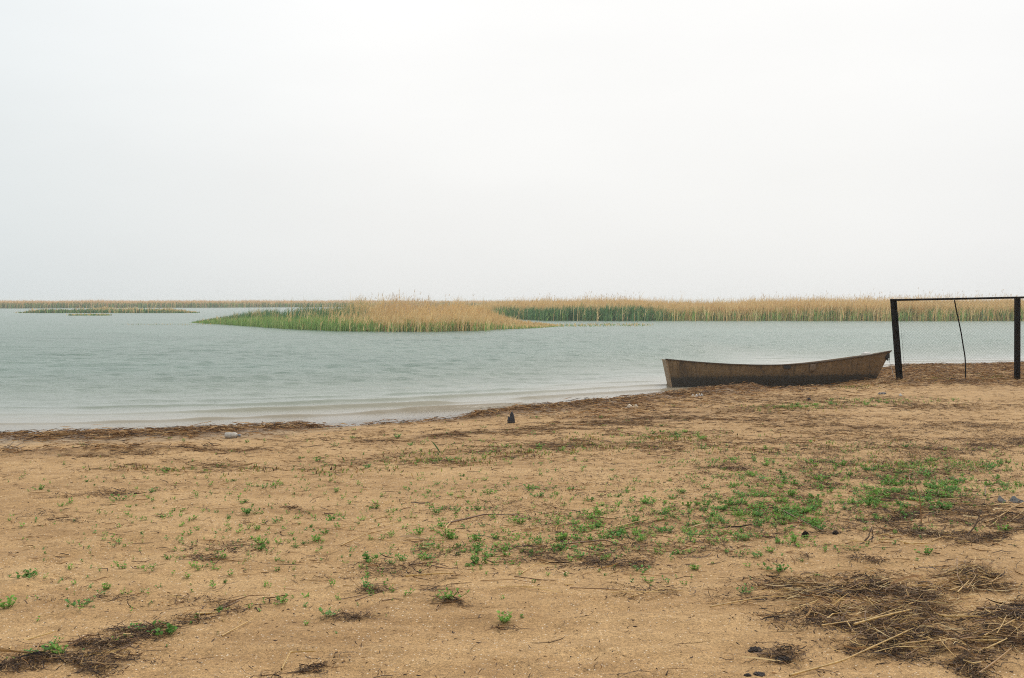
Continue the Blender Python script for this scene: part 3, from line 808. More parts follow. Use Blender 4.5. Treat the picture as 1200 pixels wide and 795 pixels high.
def seedling_parts(nst, hgt, lsz, spread, seed):
    g = np.random.default_rng(seed); parts = []
    base_col = LCOL[g.integers(0, len(LCOL))]
    for s in range(nst):
        bx_, by_ = g.normal(0, spread, 2); h_ = hgt * g.uniform(.55, 1.15); la = g.uniform(0, 6.28); ll = g.uniform(.1, .8)
        top = np.array([bx_ + math.cos(la) * ll * h_, by_ + math.sin(la) * ll * h_, h_])
        bot = np.array([bx_ * .18, by_ * .18, -.012])
        kk = 5; t = np.linspace(0, 1, kk)[:, None]
        Pp = bot + (top - bot) * t + np.array([math.cos(la), math.sin(la), 0]) * (t - t * t) * -.15 * h_
        c = base_col * g.uniform(.8, 1.1) * np.array([1.15, .9, .8])
        V, Fq, _ = tubes(Pp[None], np.full((1, kk), .0011 + h_ * .006), 4)
        parts.append((V, Fq, np.tile(c, (len(V), 1))))
        nl = max(2, int(h_ / (lsz * .6))); a0 = g.uniform(0, 6.28)
        for i in range(nl):
            f = (i + 1) / nl; o_ = Pp[0] + (Pp[-1] - Pp[0]) * f
            for sgn in (0, math.pi):
                a = a0 + i * 1.6 + sgn + g.normal(0, .25)
                el_ = g.uniform(.1, .65) + .35 * f
                d = np.array([math.cos(a) * math.cos(el_), math.sin(a) * math.cos(el_), math.sin(el_)])
                L = lsz * g.uniform(.7, 1.25) * (1 - .25 * f)
                V, Fq = leaf(o_, d, np.array([0, 0, 1.]), L, L * g.uniform(.62, .85))
                cc = base_col * g.uniform(.75, 1.25)
                parts.append((V, Fq, np.tile(cc, (len(V), 1))))
    return merge(parts)
kinds = []
for i in range(5): kinds.append(('sprout', seedling_parts(int(rng.integers(1, 3)), rng.uniform(.014, .026), .020, .007, 100 + i)))
for i in range(6): kinds.append(('small', seedling_parts(int(rng.integers(2, 5)), rng.uniform(.022, .036), .023, .020, 200 + i)))
for i in range(6): kinds.append(('bushy', seedling_parts(int(rng.integers(7, 12)), rng.uniform(.032, .046), .026, .036, 300 + i)))
kmesh = [mesh_np('seedling', a[0], a[1], LEAF, a[2]) for _, a in kinds]

GREEN = [(930, 587, 100, 20, 0, .30), (1020, 577, 75, 17, -4, .32), (860, 600, 130, 22, 0, .26), (960, 608, 100, 12, 3, .22), (1110, 560, 70, 16, 0, .2), (1075, 590, 45, 10, 0, .5),
         (760, 605, 130, 22, -4, .17), (690, 612, 60, 12, 0, .14), (780, 640, 200, 26, 0, .08), (860, 625, 120, 18, 0, .10), (1085, 570, 60, 16, 0, .25), (1080, 548, 90, 8, -4, .35), (1120, 575, 60, 8, 0, .3), (1000, 545, 90, 8, 0, .25), (880, 560, 80, 8, 0, .25),
         (820, 545, 60, 5, 0, .3), (1185, 575, 25, 8, 0, .45), (700, 640, 120, 14, 0, .09), (620, 655, 120, 14, 0, .07), (840, 635, 80, 14, 0, .08), (730, 680, 60, 12, 0, .12),
         (480, 655, 90, 16, 0, .07), (450, 690, 50, 10, 0, .08), (880, 640, 60, 25, 0, .10), (260, 650, 60, 16, 0, .09), (200, 600, 120, 14, 0, .06), (330, 570, 60, 6, 0, .22),
         (370, 570, 25, 5, 0, .25), (130, 745, 70, 10, -12, .22), (60, 760, 40, 10, 0, .2), (120, 690, 160, 30, 0, .03), (330, 650, 160, 40, 0, .04), (200, 735, 50, 12, 0, .12), (560, 580, 150, 18, 0, .09), (520, 540, 50, 5, 0, .2),
         (640, 528, 90, 8, -3, .14), (760, 515, 80, 7, -2, .16), (800, 508, 60, 4, 0, .12), (980, 525, 120, 6, 0, .15), (900, 540, 60, 5, 0, .2), (1010, 472, 80, 3, -2, .4), (920, 478, 50, 3, 0, .25),
         (300, 548, 120, 5, 0, .14), (130, 560, 120, 6, 0, .06), (80, 680, 90, 24, 0, .05), (360, 700, 110, 20, 0, .05), (200, 620, 200, 50, 0, .035), (1170, 545, 50, 8, 0, .2), (1140, 620, 40, 12, 0, .09), (960, 640, 70, 10, 0, .14), (600, 545, 300, 40, 0, .05), (560, 625, 180, 34, 0, .16), (430, 640, 300, 60, 0, .04), (180, 640, 200, 50, 0, .03), (850, 600, 220, 30, 0, .08)]
def gfn(x, y):
    px, py = pix(x, y, np.full_like(x, .17))
    d = blob(px, py, GREEN)
    return np.clip(d * (.45 + .8 * sstep(.40, .62, fbm(x * 4.5, y * 4.5, 55, 3))), 0, 1) * .5
gx, gy = sample(gfn, 4200, -6, 10.5, 4.4, 20, 1.35)
n = len(gx)
gpx, gpy = pix(gx, gy, H(gx, gy))
dens = blob(gpx, gpy, GREEN)
plants = []
for i in range(n):
    r_ = rng.random()
    if dens[i] > .6: kd = 11 + int(rng.integers(0, 6)) if r_ < .30 else 5 + int(rng.integers(0, 6))
    elif dens[i] > .2: kd = 11 + int(rng.integers(0, 6)) if r_ < .12 else (5 + int(rng.integers(0, 6)) if r_ < .6 else int(rng.integers(0, 5)))
    else: kd = 11 + int(rng.integers(0, 6)) if r_ < .05 else (5 + int(rng.integers(0, 6)) if r_ < .38 else int(rng.integers(0, 5)))
    plants.append((gx[i], gy[i], kd, rng.uniform(.42, 1.0)))
SPECIAL = [(527, 703, 1.2, 'bushy green clump on a dark crumb patch between the litter streaks and bare sand'),
           (590, 729, 1.05, 'low bushy clump standing alone on the bare sand nearest the camera'),
           (386, 722, 1.0, 'bushy clump over a dark crumb halfway between long litter strip and streaks'),
           (36, 676, 1.1, 'wide low bushy clump on open sand above the long litter strip'),
           (96, 711, 1.0, 'pair of leafy shoots on open sand just above the long litter strip'),
           (914, 671, 1.15, 'tall pale green seedling alone at the tip of the heap'),
           (873, 696, .9, 'round green seedling on bare sand off the tip of the heap'),
           (1107, 598, 1.6, 'largest bushy green clump, between dead stem and branching twig'),
           (1176, 622, 1.0, 'green clump on the dark streak past the branching twig'),
           (1085, 650, 1.0, 'row of green shoots along the stalk at the far edge of the heap'),
           (1028, 585, 1.5, 'thick bright green clump in the dense patch beside dark litter'),
           (960, 622, 1.2, 'two stemmed green clump just in front of the dense patch'),
           (8, 712, 1.2, 'leafy green shoots at the very edge of the picture above the litter strip'),
           (195, 745, 1.2, 'tallest green clump growing out of the long dark litter strip')]
used = set()
def zone(px, py):
    if px > 860 and py > 655: return 'small green seedling at the rim of the dark heap', 'seedlings at the heap'
    if px < 310 and py > 700: return 'small green seedling in or next to the long dark litter strip', 'seedlings at the long litter strip'
    if px > 1035 and py > 555: return 'green seedling growing among the dead stem and twigs', 'seedlings round the dead twigs'
    if px > 800 and py > 560: return 'green seedling in the dense green patch in front of the boat and leaning post', 'seedlings of the dense green patch'
    if 395 < px and py > 595: return 'green seedling among the brown litter streaks in the middle of the sand', 'seedlings among the litter streaks'
    if px <= 395: return 'scattered green seedling on open sand between the long litter strip and the wrack', 'seedlings on the open sand'
    return 'green seedling in the thin green band between the litter streaks and the waterline', 'seedlings of the far green band'
for (u, v_, s, lab) in SPECIAL:
    A = G(u, v_); kd = 11 + int(rng.integers(0, 6))
    o = bpy.data.objects.new('seedling', kmesh[kd]); C.objects.link(o)
    o.location = A; o.rotation_euler = (0, 0, rng.uniform(0, 6.28)); o.scale = (s * .9,) * 3
    tag(o, lab, 'seedling')
big_of = {0: .6, 1: 1.0, 2: 2.0}
def apparent(p):
    kk = 0 if p[2] < 5 else (1 if p[2] < 11 else 2)
    return big_of[kk] * p[3] / p[1]
plants.sort(key=apparent, reverse=True)
NIND = 280
for (x, y, kd, s) in plants[:NIND]:
    zz = float(H(np.array([x]), np.array([y]))[0])
    px, py = pix(np.array([x]), np.array([y]), np.array([zz]))
    o = bpy.data.objects.new('seedling', kmesh[kd]); C.objects.link(o)
    o.location = (x, y, zz); o.rotation_euler = (rng.normal(0, .12), rng.normal(0, .12), rng.uniform(0, 6.28)); o.scale = (s, s, s * rng.uniform(.85, 1.2))
    lab, gp = zone(px[0], py[0]); tag(o, lab, 'seedling', gp)
parts = []
for (x, y, kd, s) in plants[NIND:]:
    V, Fq, cc = kinds[kd][1]
    a = rng.uniform(0, 6.28); c_, s_ = math.cos(a), math.sin(a)
    zz = float(H(np.array([x]), np.array([y]))[0])
    V2 = np.stack([V[:, 0] * c_ - V[:, 1] * s_, V[:, 0] * s_ + V[:, 1] * c_, V[:, 2]], 1) * s + np.array([x, y, zz])
    parts.append((V2, Fq, cc * rng.uniform(.8, 1.15)))
V, Fq, cc = merge(parts)
o = link('seedling_carpet', mesh_np('seedling_carpet', V, Fq, LEAF, cc)); tag(o, 'carpet of tiny green sprouts thinning out over the sand', 'ground cover', kind='stuff')

# short grass blades further back
def grfn(x, y):
    px, py = pix(x, y, np.full_like(x, .17))
    return np.clip(blob(px, py, [(640, 526, 130, 6, -3, .5), (780, 513, 90, 5, 0, .6), (340, 552, 120, 4, 0, .35), (990, 526, 130, 5, 0, .4), (1010, 473, 60, 2.5, 0, .3), (920, 479, 40, 2.5, 0, .25), (520, 541, 60, 4, 0, .4), (1150, 443, 40, 2.5, 0, .9), (1090, 447, 40, 2, 0, .5), (1000, 452, 25, 2, 0, .7), (190, 549, 60, 3, 0, .4), (1080, 545, 100, 6, 0, .4)]), 0, 1) * (fbm(x * 2.5, y * 3, 58, 3) > .48)
tx, ty = sample(grfn, 2600, -8, 13, 8, 25)
n = len(tx); kk = 4
ln = rng.uniform(.012, .045, n); az = rng.uniform(0, 6.28, n); le = rng.uniform(.1, .7, n)
t = np.linspace(0, 1, kk)[None]
Pp = np.stack([tx[:, None] + np.cos(az)[:, None] * le[:, None] * ln[:, None] * t ** 1.6, ty[:, None] + np.sin(az)[:, None] * le[:, None] * ln[:, None] * t ** 1.6, H(tx, ty)[:, None] - .005 + ln[:, None] * t], -1)
a2 = rng.uniform(-.8, .8, n); Sd = np.stack([np.cos(a2), np.sin(a2), 0 * a2], -1)[:, None].repeat(kk, 1)
gcol = np.where(rng.random((n, 1)) < .6, pick(LCOL * np.array([1.2, .8, .85]), n), pick(WRK, n))
g1 = strips(Pp, Sd, np.array([.0045, .005, .004, .0008])[None] * rng.uniform(.6, 1.4, (n, 1)), gcol[:, None] * np.ones((1, kk, 1)))
o = link('grass', mesh_np('grass', *g1[:2], LEAF, g1[2])); tag(o, 'thin olive grass tufts on the far part of the sand', 'grass', kind='stuff')

# the one broad reed shoot sticking up
A = G(517, 531)
t = np.linspace(0, 1, 8)[:, None]
Pp = np.array([0, 0, -.02]) + t * np.array([-.085, .0, .17]) + (t ** 2) * np.array([-.02, 0, -.02])
V1, F1, c1_ = strips(Pp[None], np.tile(np.array([.55, .3, .75]) / np.linalg.norm([.55, .3, .75]), (1, 8, 1)), np.interp(t[:, 0], [0, .5, .85, 1], [.004, .008, .006, .001])[None], np.tile(np.array([.06, .14, .045]), (1, 8, 1)))
V2, F2, c2_ = strips((Pp * np.array([-.5, 1, .5]) + np.array([.01, 0, 0]))[None], np.tile(np.array([.8, .3, .3]), (1, 8, 1)), np.interp(t[:, 0], [0, .5, .85, 1], [.004, .007, .005, .001])[None], np.tile(np.array([.09, .19, .05]), (1, 8, 1)))
V, Fq, cc = merge([(V1, F1, c1_), (V2, F2, c2_)])
o = link('reed_shoot', mesh_np('reed_shoot', V, Fq, LEAF, cc)); o.location = A; tag(o, 'single slanting dark green reed blade rising from the far sand', 'reed shoot')

# ------------------------------------------------------------------ clods and stones
def clod_mesh(r, seed, mat, flat=.6):
    import bmesh
    bm = bmesh.new(); bmesh.ops.create_icosphere(bm, subdivisions=5, radius=1)
    Pc = np.array([v_.co[:] for v_ in bm.verts])
    n1 = fbm(Pc[:, 0] * 1.6 + Pc[:, 2] * 2.1 + seed, Pc[:, 1] * 1.6 + Pc[:, 2] * 1.3 + seed * 2, 3, 3)
    n2 = fbm(Pc[:, 0] * 5 + Pc[:, 2] * 6.1 + seed, Pc[:, 1] * 5 + Pc[:, 2] * 4.3 - seed, 7, 3)
    Pc = Pc * np.maximum(.25, .1 + 1.1 * n1 + 1.3 * (n2 - .35))[:, None] * np.array([1, 1, flat])
    for v_, q in zip(bm.verts, Pc): v_.co = q
    me = bpy.data.meshes.new('clod'); bm.to_mesh(me); bm.free()
    me.transform(__import__('mathutils').Matrix.Diagonal((r, r, r, 1)))
    me.materials.append(mat); return me
SOIL = plain('black_soil', (.035, .025, .020), .9, 60, .4, .6)
STONE = plain('grey_stone', (.16, .14, .13), .8, 40, .3, .4)
BLUED = plain('dark_stone', (.028, .03, .042), .6, 40, .3, .4)
def clod(px, py, wpx, label, mat=SOIL, flat=.6, name='clod', cat='clod', group=None):
    A = G(px, py); r = wpx * A[1] / F * .5
    o = link(name, clod_mesh(r, px * .37, mat, flat)); o.location = (A[0], A[1], A[2] + r * flat * .35); o.rotation_euler = (0, 0, px)
    return tag(o, label, cat, group)
clod(884, 764, 14, 'black clod of rotted soil with ragged rim on bare sand by the heap', flat=.5)
clod(917, 774, 17, 'wide flat dark clod next to the heap, nearest the camera', flat=.3)
clod(876, 792, 8, 'dark crumb at the bottom edge of the bare sand', flat=.4)
clod(889, 791, 12, 'low dark clod at the bottom edge below the ragged black clod', flat=.35)
clod(944, 629, 8, 'upright black clod beside a seedling under the dense patch', flat=1.2)
clod(979, 626, 7, 'round black clod on sand in front of the dense patch', flat=.9)
clod(948, 469, 4.5, 'small blue black stone on the sand in front of the boat', BLUED, .8, 'stone', 'stone')
clod(1034, 462, 8, 'flat grey stone on the sand in front of the leaning post', STONE, .35, 'stone', 'stone')
clod(1117, 446.5, 7, 'dark clod at the foot of the chain link mesh', SOIL, .6)

# ------------------------------------------------------------------ litter things
WHITE = plain('white_plastic', (.55, .53, .49), .4, 25, .12, .1)
BLUEC = plain('blue_grey_plastic', (.22, .27, .33), .4, 25, .1)
def lathe(prof, seg=16):
    a = np.arange(seg) / seg * 2 * np.pi; kk = len(prof)
    V = np.array([[x_, r_ * math.cos(t_), r_ * math.sin(t_)] for x_, r_ in prof for t_ in a])
    idx = np.arange(kk * seg).reshape(kk, seg)
    Fq = np.stack([idx[:-1], idx[1:], np.roll(idx[1:], -1, 1), np.roll(idx[:-1], -1, 1)], -1).reshape(-1, 4)
    return V, Fq, None
A = G(272, 513.5)
bt = empty('plastic_bottle', (A[0], A[1], A[2] + .03), 'white plastic bottle lying on the brown wrack line', 'bottle', rz=.12)
V, Fq, _ = lathe([(-.085, .002), (-.085, .03), (-.078, .038), (-.02, .040), (0, .036), (.02, .040), (.045, .037), (.07, .016), (.078, .014)])
link('bottle_body', mesh_np('bottle_body', V, Fq, plain('dirty_plastic', (.40, .37, .32), .5, 30, .4, .2), smooth=True), bt)
V, Fq, _ = lathe([(.076, .002), (.076, .018), (.100, .018), (.101, .002)]); link('cap', mesh_np('cap', V, Fq, BLUEC), bt)
def scrap(px, py, w_, h_, label, mat, name='plastic_scrap', tilt=.7, group=None, seed=1):
    A = G(px, py); g = np.random.default_rng(seed); nu, nv = 9, 6
    U, Vv = np.meshgrid(np.linspace(-.5, .5, nu), np.linspace(0, 1, nv))
    xx = U * w_ * (1 + .2 * np.sin(Vv * 4)); yy = Vv * h_ * math.cos(tilt); zz = Vv * h_ * math.sin(tilt) + .02 * np.sin(U * 9 + seed) * Vv + g.normal(0, h_ * .05, U.shape)
    idx = np.arange(nu * nv).reshape(nv, nu)
    Fq = np.stack([idx[:-1, :-1], idx[:-1, 1:], idx[1:, 1:], idx[1:, :-1]], -1).reshape(-1, 4)
    o = link(name, mesh_np(name, np.stack([xx.ravel(), yy.ravel(), zz.ravel()], 1), Fq, mat, smooth=True)); o.location = A
    md = o.modifiers.new('thick', 'SOLIDIFY'); md.thickness = .004
    return tag(o, label, 'plastic scrap', group)
scrap(740, 478.5, .18, .06, 'cream plastic scrap pressed into the brown wrack bank', plain('cream_plastic', (.66, .58, .45), .5, 20, .15), seed=3)
scrap(814, 465.5, .11, .05, 'wide white scrap at the water edge below the boat stern', WHITE, seed=4)
scrap(821.5, 463.5, .07, .045, 'narrow white scrap beside a wider one at the water edge', WHITE, seed=5)
scrap(1189, 590, .20, .09, 'crumpled blue grey plastic film in green sprouts on the fence side', plain('film', (.085, .088, .085), .9, 30, .4, .5), 'plastic_film', .25, seed=6)
scrap(1056, 464, .05, .04, 'small white scrap on the sand in front of the leaning post', WHITE, seed=7)

# dark weathered stump standing at the wrack
STUMP = plain('tarred_stump', (.020, .022, .029), .55, 25, .5, .8, bdist=.01)
A = G(599.5, 496)
parts = []
for (ox, oz, hh_, r0, r1, tl) in ((-.034, 0, .085, .020, .012, -.05), (-.004, 0, .150, .027, .019, .06), (.026, 0, .120, .021, .015, -.06), (-.020, 0, .12, .016, .010, .05)):
    kk = 9; t = np.linspace(0, 1, kk)
    Pp = np.stack([ox + tl * hh_ * t + rng.normal(0, .002, kk), rng.normal(0, .004, kk), -.03 + (hh_ + .03) * t], 1)
    rad = np.interp(t, [0, .25, .7, .93, 1], [r0 * .9, r0, (r0 + r1) / 2, r1 * .8, .002])
    parts.append(tubes(Pp[None], rad[None], 9))
V, Fq, _ = merge(parts)
o = link('stump', mesh_np('stump', V, Fq, STUMP, smooth=True)); o.location = A; o.scale = (1.05, 1, 1.05)
tag(o, 'small blue black ridged stump standing upright at the wrack line', 'stump')

# ------------------------------------------------------------------ boat
BX, BY = 5.6, 22.05
SHIFT = .06
sx_ = np.array([3.18, 3.77, 4.44, 5.03, 5.66, 6.37, 6.91, 7.36, 7.70, 7.99]); sz_ = np.array([.592, .528, .482, .462, .468, .527, .600, .665, .716, .775])
bx_ = np.array([3.31, 3.84, 4.46, 5.02, 5.60, 6.25, 6.74, 7.14, 7.42, 7.64]); bz_ = np.array([-.09, -.04, -.005, .008, .018, .035, .058, .078, .095, .125])
bs_ = np.array([.27, .44, .56, .61, .60, .53, .42, .28, .15, .015]); bc_ = np.array([.20, .34, .45, .48, .47, .40, .30, .18, .085, .012])
tt = np.linspace(0, 1, len(sx_)); T = np.linspace(0, 1, 49)
def cr(v):
    """smooth interpolation through the stations"""
    o = np.interp(T, tt, v); kq = np.array([.25, .5, .25])
    for _ in range(6):
        o[1:-1] = np.convolve(o, kq, mode='valid')
    return o
sx, sz, bxx, bz, bs, bc = cr(sx_) - BX, cr(sz_), cr(bx_) - BX, cr(bz_), cr(bs_), cr(bc_)
rows = []
fr_ = np.linspace(0, 1, 7)
def side(sgn, f):   # f 0 = chine, 1 = sheer
    yb = bc + (bs - bc) * f ** .8
    return np.stack([bxx + (sx - bxx) * f, sgn * yb, bz + (sz - bz) * f], 1)
for f in fr_[::-1]: rows.append(side(-1, f))
rows.append(np.stack([bxx, 0 * bxx, bz - .012], 1))
for f in fr_: rows.append(side(1, f))
Rw = np.stack(rows, 0)
nr, nc = Rw.shape[:2]
idx = np.arange(nr * nc).reshape(nr, nc)
Fq = np.stack([idx[:-1, :-1], idx[1:, :-1], idx[1:, 1:], idx[:-1, 1:]], -1).reshape(-1, 4)

HULL, hnt, hout = mat_new('weathered_hull'); k = N(hnt)
tco = k.n('ShaderNodeTexCoord').outputs['Object']
st = k.noise(k.scalev(tco, (14, 9, .8)), 1.6, 6, .7)
bl = k.noise(k.scalev(tco, (1.2, 1.2, 2.4)), 1.6, 6, .6)
sp_ = k.noise(tco, 60, 4, .7)
c = k.ramp(st.outputs['Fac'], [(.28, (.066, .037, .015)), (.5, (.158, .096, .042)), (.72, (.26, .168, .08))])
c = k.mix(.5, c, k.ramp(bl.outputs['Fac'], [(.3, (.090, .052, .021)), (.55, (.165, .102, .048)), (.72, (.29, .195, .105))]))
c = k.mix(1.0, c, k.ramp(sp_.outputs['Fac'], [(.3, .55), (.6, 1.15)]), 'MULTIPLY')
scf = k.noise(k.scalev(tco, (1, 1, 6)), 5.0, 6, .75)
c = k.mix(k.ramp(scf.outputs['Fac'], [(.60, 0.0), (.68, .6)]), c, (.34, .26, .165))
drk = k.noise(k.scalev(tco, (5, 5, 1.4)), 1.3, 5, .7)
c = k.mix(k.ramp(drk.outputs['Fac'], [(.52, 0.0), (.64, .75)]), c, (.045, .030, .018))
sepz = k.n('ShaderNodeSeparateXYZ'); k.l(tco, sepz.inputs[0])
# water stain: an uneven black tide mark, higher towards the stern
lvl = k.math('ADD', k.math('ADD', sepz.outputs[2], k.math('MULTIPLY', st.outputs['Fac'], -.22)), k.math('MULTIPLY', sepz.outputs[0], -.012))
lvl = k.math('ADD', lvl, k.math('MULTIPLY', bl.outputs['Fac'], -.12))
stain = k.ramp(k.math('ADD', lvl, .0), [(.02, .96), (.07, .85), (.10, .25), (.19, .0)])
c = k.mix(stain, c, (.022, .019, .014))
b = k.n('ShaderNodeBsdfPrincipled'); k.l(c, b.inputs['Base Color']); b.inputs['Roughness'].default_value = .72
k.l(k.bump(bl.outputs['Fac'], .5, .05, k.bump(sp_.outputs['Fac'], .3, .004)), b.inputs['Normal'])
k.l(b.outputs[0], hout.inputs['Surface'])
WOODL = plain('worn_plank', (.30, .22, .15), .8, 14, .35, .4)
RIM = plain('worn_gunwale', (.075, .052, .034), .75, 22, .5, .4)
BLK = plain('black_iron', (.010, .009, .009), .6, 40, .4, .3)
KEEL = plain('wet_plank', (.022, .02, .017), .5, 20, .4, .3)

boat = empty('rowing_boat', (BX + SHIFT, BY, -.035), 'long weathered brown wooden boat drawn up with its bow on the sand', 'boat')
boat.rotation_euler = (R(-4.2), 0, 0)
h = link('hull', mesh_np('hull', Rw.reshape(-1, 3), Fq, HULL, smooth=True), boat)
md = h.modifiers.new('thick', 'SOLIDIFY'); md.thickness = .022; md.offset = -1
e = h.modifiers.new('split', 'EDGE_SPLIT'); e.split_angle = R(35)
# transom
tr_ = Rw[:, 0, :]
Vt = np.concatenate([tr_ + np.array([-.012, 0, 0]), tr_ + np.array([.022, 0, 0])]); nT = len(tr_)
me = bpy.data.meshes.new('transom')
fc = [list(range(nT))[::-1], [nT + i for i in range(nT)]] + [[i, (i + 1) % nT, nT + (i + 1) % nT, nT + i] for i in range(nT)]
me.from_pydata([tuple(v_) for v_ in Vt * np.array([1, 1.02, 1])], [], fc); me.materials.append(plain('transom_plank', (.26, .175, .10), .8, 14, .45, .4)); link('transom', me, boat)
def rail_mesh(Pl, w_, h_):
    n = len(Pl); V = []
    for p in Pl:
        V += [p + np.array([0, -w_, -h_]), p + np.array([0, w_, -h_]), p + np.array([0, w_, h_]), p + np.array([0, -w_, h_])]
    idx = np.arange(n * 4).reshape(n, 4); a_, b_ = idx[:-1], idx[1:]
    Fq = np.stack([a_, np.roll(a_, -1, 1), np.roll(b_, -1, 1), b_], -1).reshape(-1, 4)
    Fq = np.concatenate([Fq, idx[:1][:, ::-1], idx[-1:]])
    return np.array(V), Fq
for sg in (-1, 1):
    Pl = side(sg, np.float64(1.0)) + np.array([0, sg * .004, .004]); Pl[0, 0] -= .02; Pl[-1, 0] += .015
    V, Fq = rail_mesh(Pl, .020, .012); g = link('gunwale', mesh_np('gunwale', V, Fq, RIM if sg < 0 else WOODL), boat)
for xx in (-1.7, -.2, 1.25):
    i = int(np.argmin(np.abs(sx - xx))); wv = bs[i] - .085
    g = link('thwart', mesh_np('thwart', *box(xx - .12, xx + .12, -wv, wv, sz[i] - .15, sz[i] - .12)[:2], WOODL), boat); bevel(g, .004)
i0, i1 = 12, 34
Pl = np.stack([bxx[i0:i1], -bc[i0:i1] + .03, bz[i0:i1] - .03], 1); V, Fq = rail_mesh(Pl, .03, .018)
link('runner', mesh_np('runner', V, Fq, KEEL), boat)
def on_side(xw, zw, f):
    i = int(np.argmin(np.abs(side(-1, f)[:, 0] - (xw - BX)))); return side(-1, f)[i]
p = on_side(5.66, .45, .95)
g = link('oarlock_plate', mesh_np('oarlock_plate', *box(p[0] - .07, p[0] + .07, p[1] - .022, p[1] + .03, p[2] - .06, p[2] + .028)[:2], BLK), boat); bevel(g, .006)
# repair patch follows the side
pv = []
for xw_ in np.linspace(6.11, 6.24, 5):
    for f in (.62, .75, .88, .96):
        q = on_side(xw_, 0, f); q = np.array([xw_ - BX, q[1], q[2]]); pv.append(q + np.array([0, -.012, 0]))
idx = np.arange(20).reshape(5, 4)
Fq = np.stack([idx[:-1, :-1], idx[:-1, 1:], idx[1:, 1:], idx[1:, :-1]], -1).reshape(-1, 4)
g = link('repair_patch', mesh_np('repair_patch', np.array(pv), Fq, plain('patch_metal', (.15, .105, .07), .6, 30, .4, .3)), boat); md = g.modifiers.new('thick', 'SOLIDIFY'); md.thickness = .006
# bow fitting: iron strap and ring with a limp line
pb = np.array([7.90 - BX, 0, .655])
V, Fq, _ = merge([box(pb[0] - .07, pb[0] + .055, -.05, .05, pb[2] - .035, pb[2] + .075), box(pb[0] - .03, pb[0] + .03, -.055, .055, pb[2] - .07, pb[2] - .037)])
g = link('bow_fitting', mesh_np('bow_fitting', V, Fq, BLK), boat); bevel(g, .012)
a = np.linspace(0, 2 * np.pi, 17); ring = np.stack([pb[0] + .03 + .028 * np.cos(a), 0 * a - .02, pb[2] - .06 + .03 * np.sin(a)], 1)
link('ring', mesh_np('ring', *tubes(ring[None], np.full((1, 17), .006), 6)[:2], BLK), g)
t = np.linspace(0, 1, 12); rope = np.stack([pb[0] + .04 + .05 * t - .05 * t ** 3, -.03 - .25 * t, pb[2] - .08 - .42 * t], 1)
link('mooring_line', mesh_np('mooring_line', *tubes(rope[None], np.full((1, 12), .0045), 5)[:2], plain('pale_rope', (.42, .40, .36), .8, 60, .2)), boat)
# foredeck
fd = []
ii = [i for i in range(len(sx)) if sx[i] > 1.55]
V = np.array([[sx[i], sg * max(bs[i] - .01, .004), sz[i] - .012] for i in ii for sg in (-1, 1)])
idx = np.arange(len(ii) * 2).reshape(-1, 2)
Fq = np.stack([idx[:-1, 0], idx[1:, 0], idx[1:, 1], idx[:-1, 1]], -1)
g = link('foredeck', mesh_np('foredeck', V, Fq, WOODL), boat); md = g.modifiers.new('thick', 'SOLIDIFY'); md.thickness = .015
# white canister lying on the foredeck, its top showing over the gunwale
cn = empty('canister', (7.56, BY + .12, .655), 'white plastic canister lying on the boat foredeck, only its top showing', 'canister', rz=.3)
V, Fq, _ = lathe([(-.10, .003), (-.10, .045), (-.08, .062), (.06, .062), (.085, .045), (.10, .02), (.115, .02)], 14)
link('canister_body', mesh_np('canister_body', V, Fq, WHITE, smooth=True), cn)
V, Fq, _ = lathe([(.113, .002), (.113, .025), (.135, .025), (.136, .002)], 14); link('cap', mesh_np('cap', V, Fq, WHITE), cn)

# ------------------------------------------------------------------ chain link fence
FY = 21.45
m_ = FY / F
def fx(u): return (u - 600) * m_
def fz(v_): return EYE - (v_ - 353) * m_
TAR = plain('tarred_timber', (.006, .0052, .005), .85, 18, .5, .5)
for nd in TAR.node_tree.nodes:
    if nd.type == 'BSDF_PRINCIPLED': nd.inputs['Specular IOR Level'].default_value = .08
WIRE = plain('rusty_wire', (.055, .045, .04), .7, 60, .3)
fence = empty('chain_link_fence', (fx(1054), FY, .14), 'chain link fence on black posts, first post leaning, beside the boat', 'fence')
fo = np.array([fx(1054), FY, .14])
def fpart(name, V, Fq, mat, smooth=False):
    return link(name, mesh_np(name, V - fo, Fq, mat, smooth=smooth), fence)
def post(u0, u1, ub0, ub1, vt, vb, dpt, y0=FY):
    V = np.array([[fx(ub0), y0 - dpt, fz(vb) - .35], [fx(ub1), y0 - dpt, fz(vb) - .35], [fx(ub0), y0 + dpt, fz(vb) - .35], [fx(ub1), y0 + dpt, fz(vb) - .35],
                  [fx(u0), y0 - dpt, fz(vt)], [fx(u1), y0 - dpt, fz(vt)], [fx(u0), y0 + dpt, fz(vt)], [fx(u1), y0 + dpt, fz(vt)]])
    return V, box(0, 1, 0, 1, 0, 1)[1]
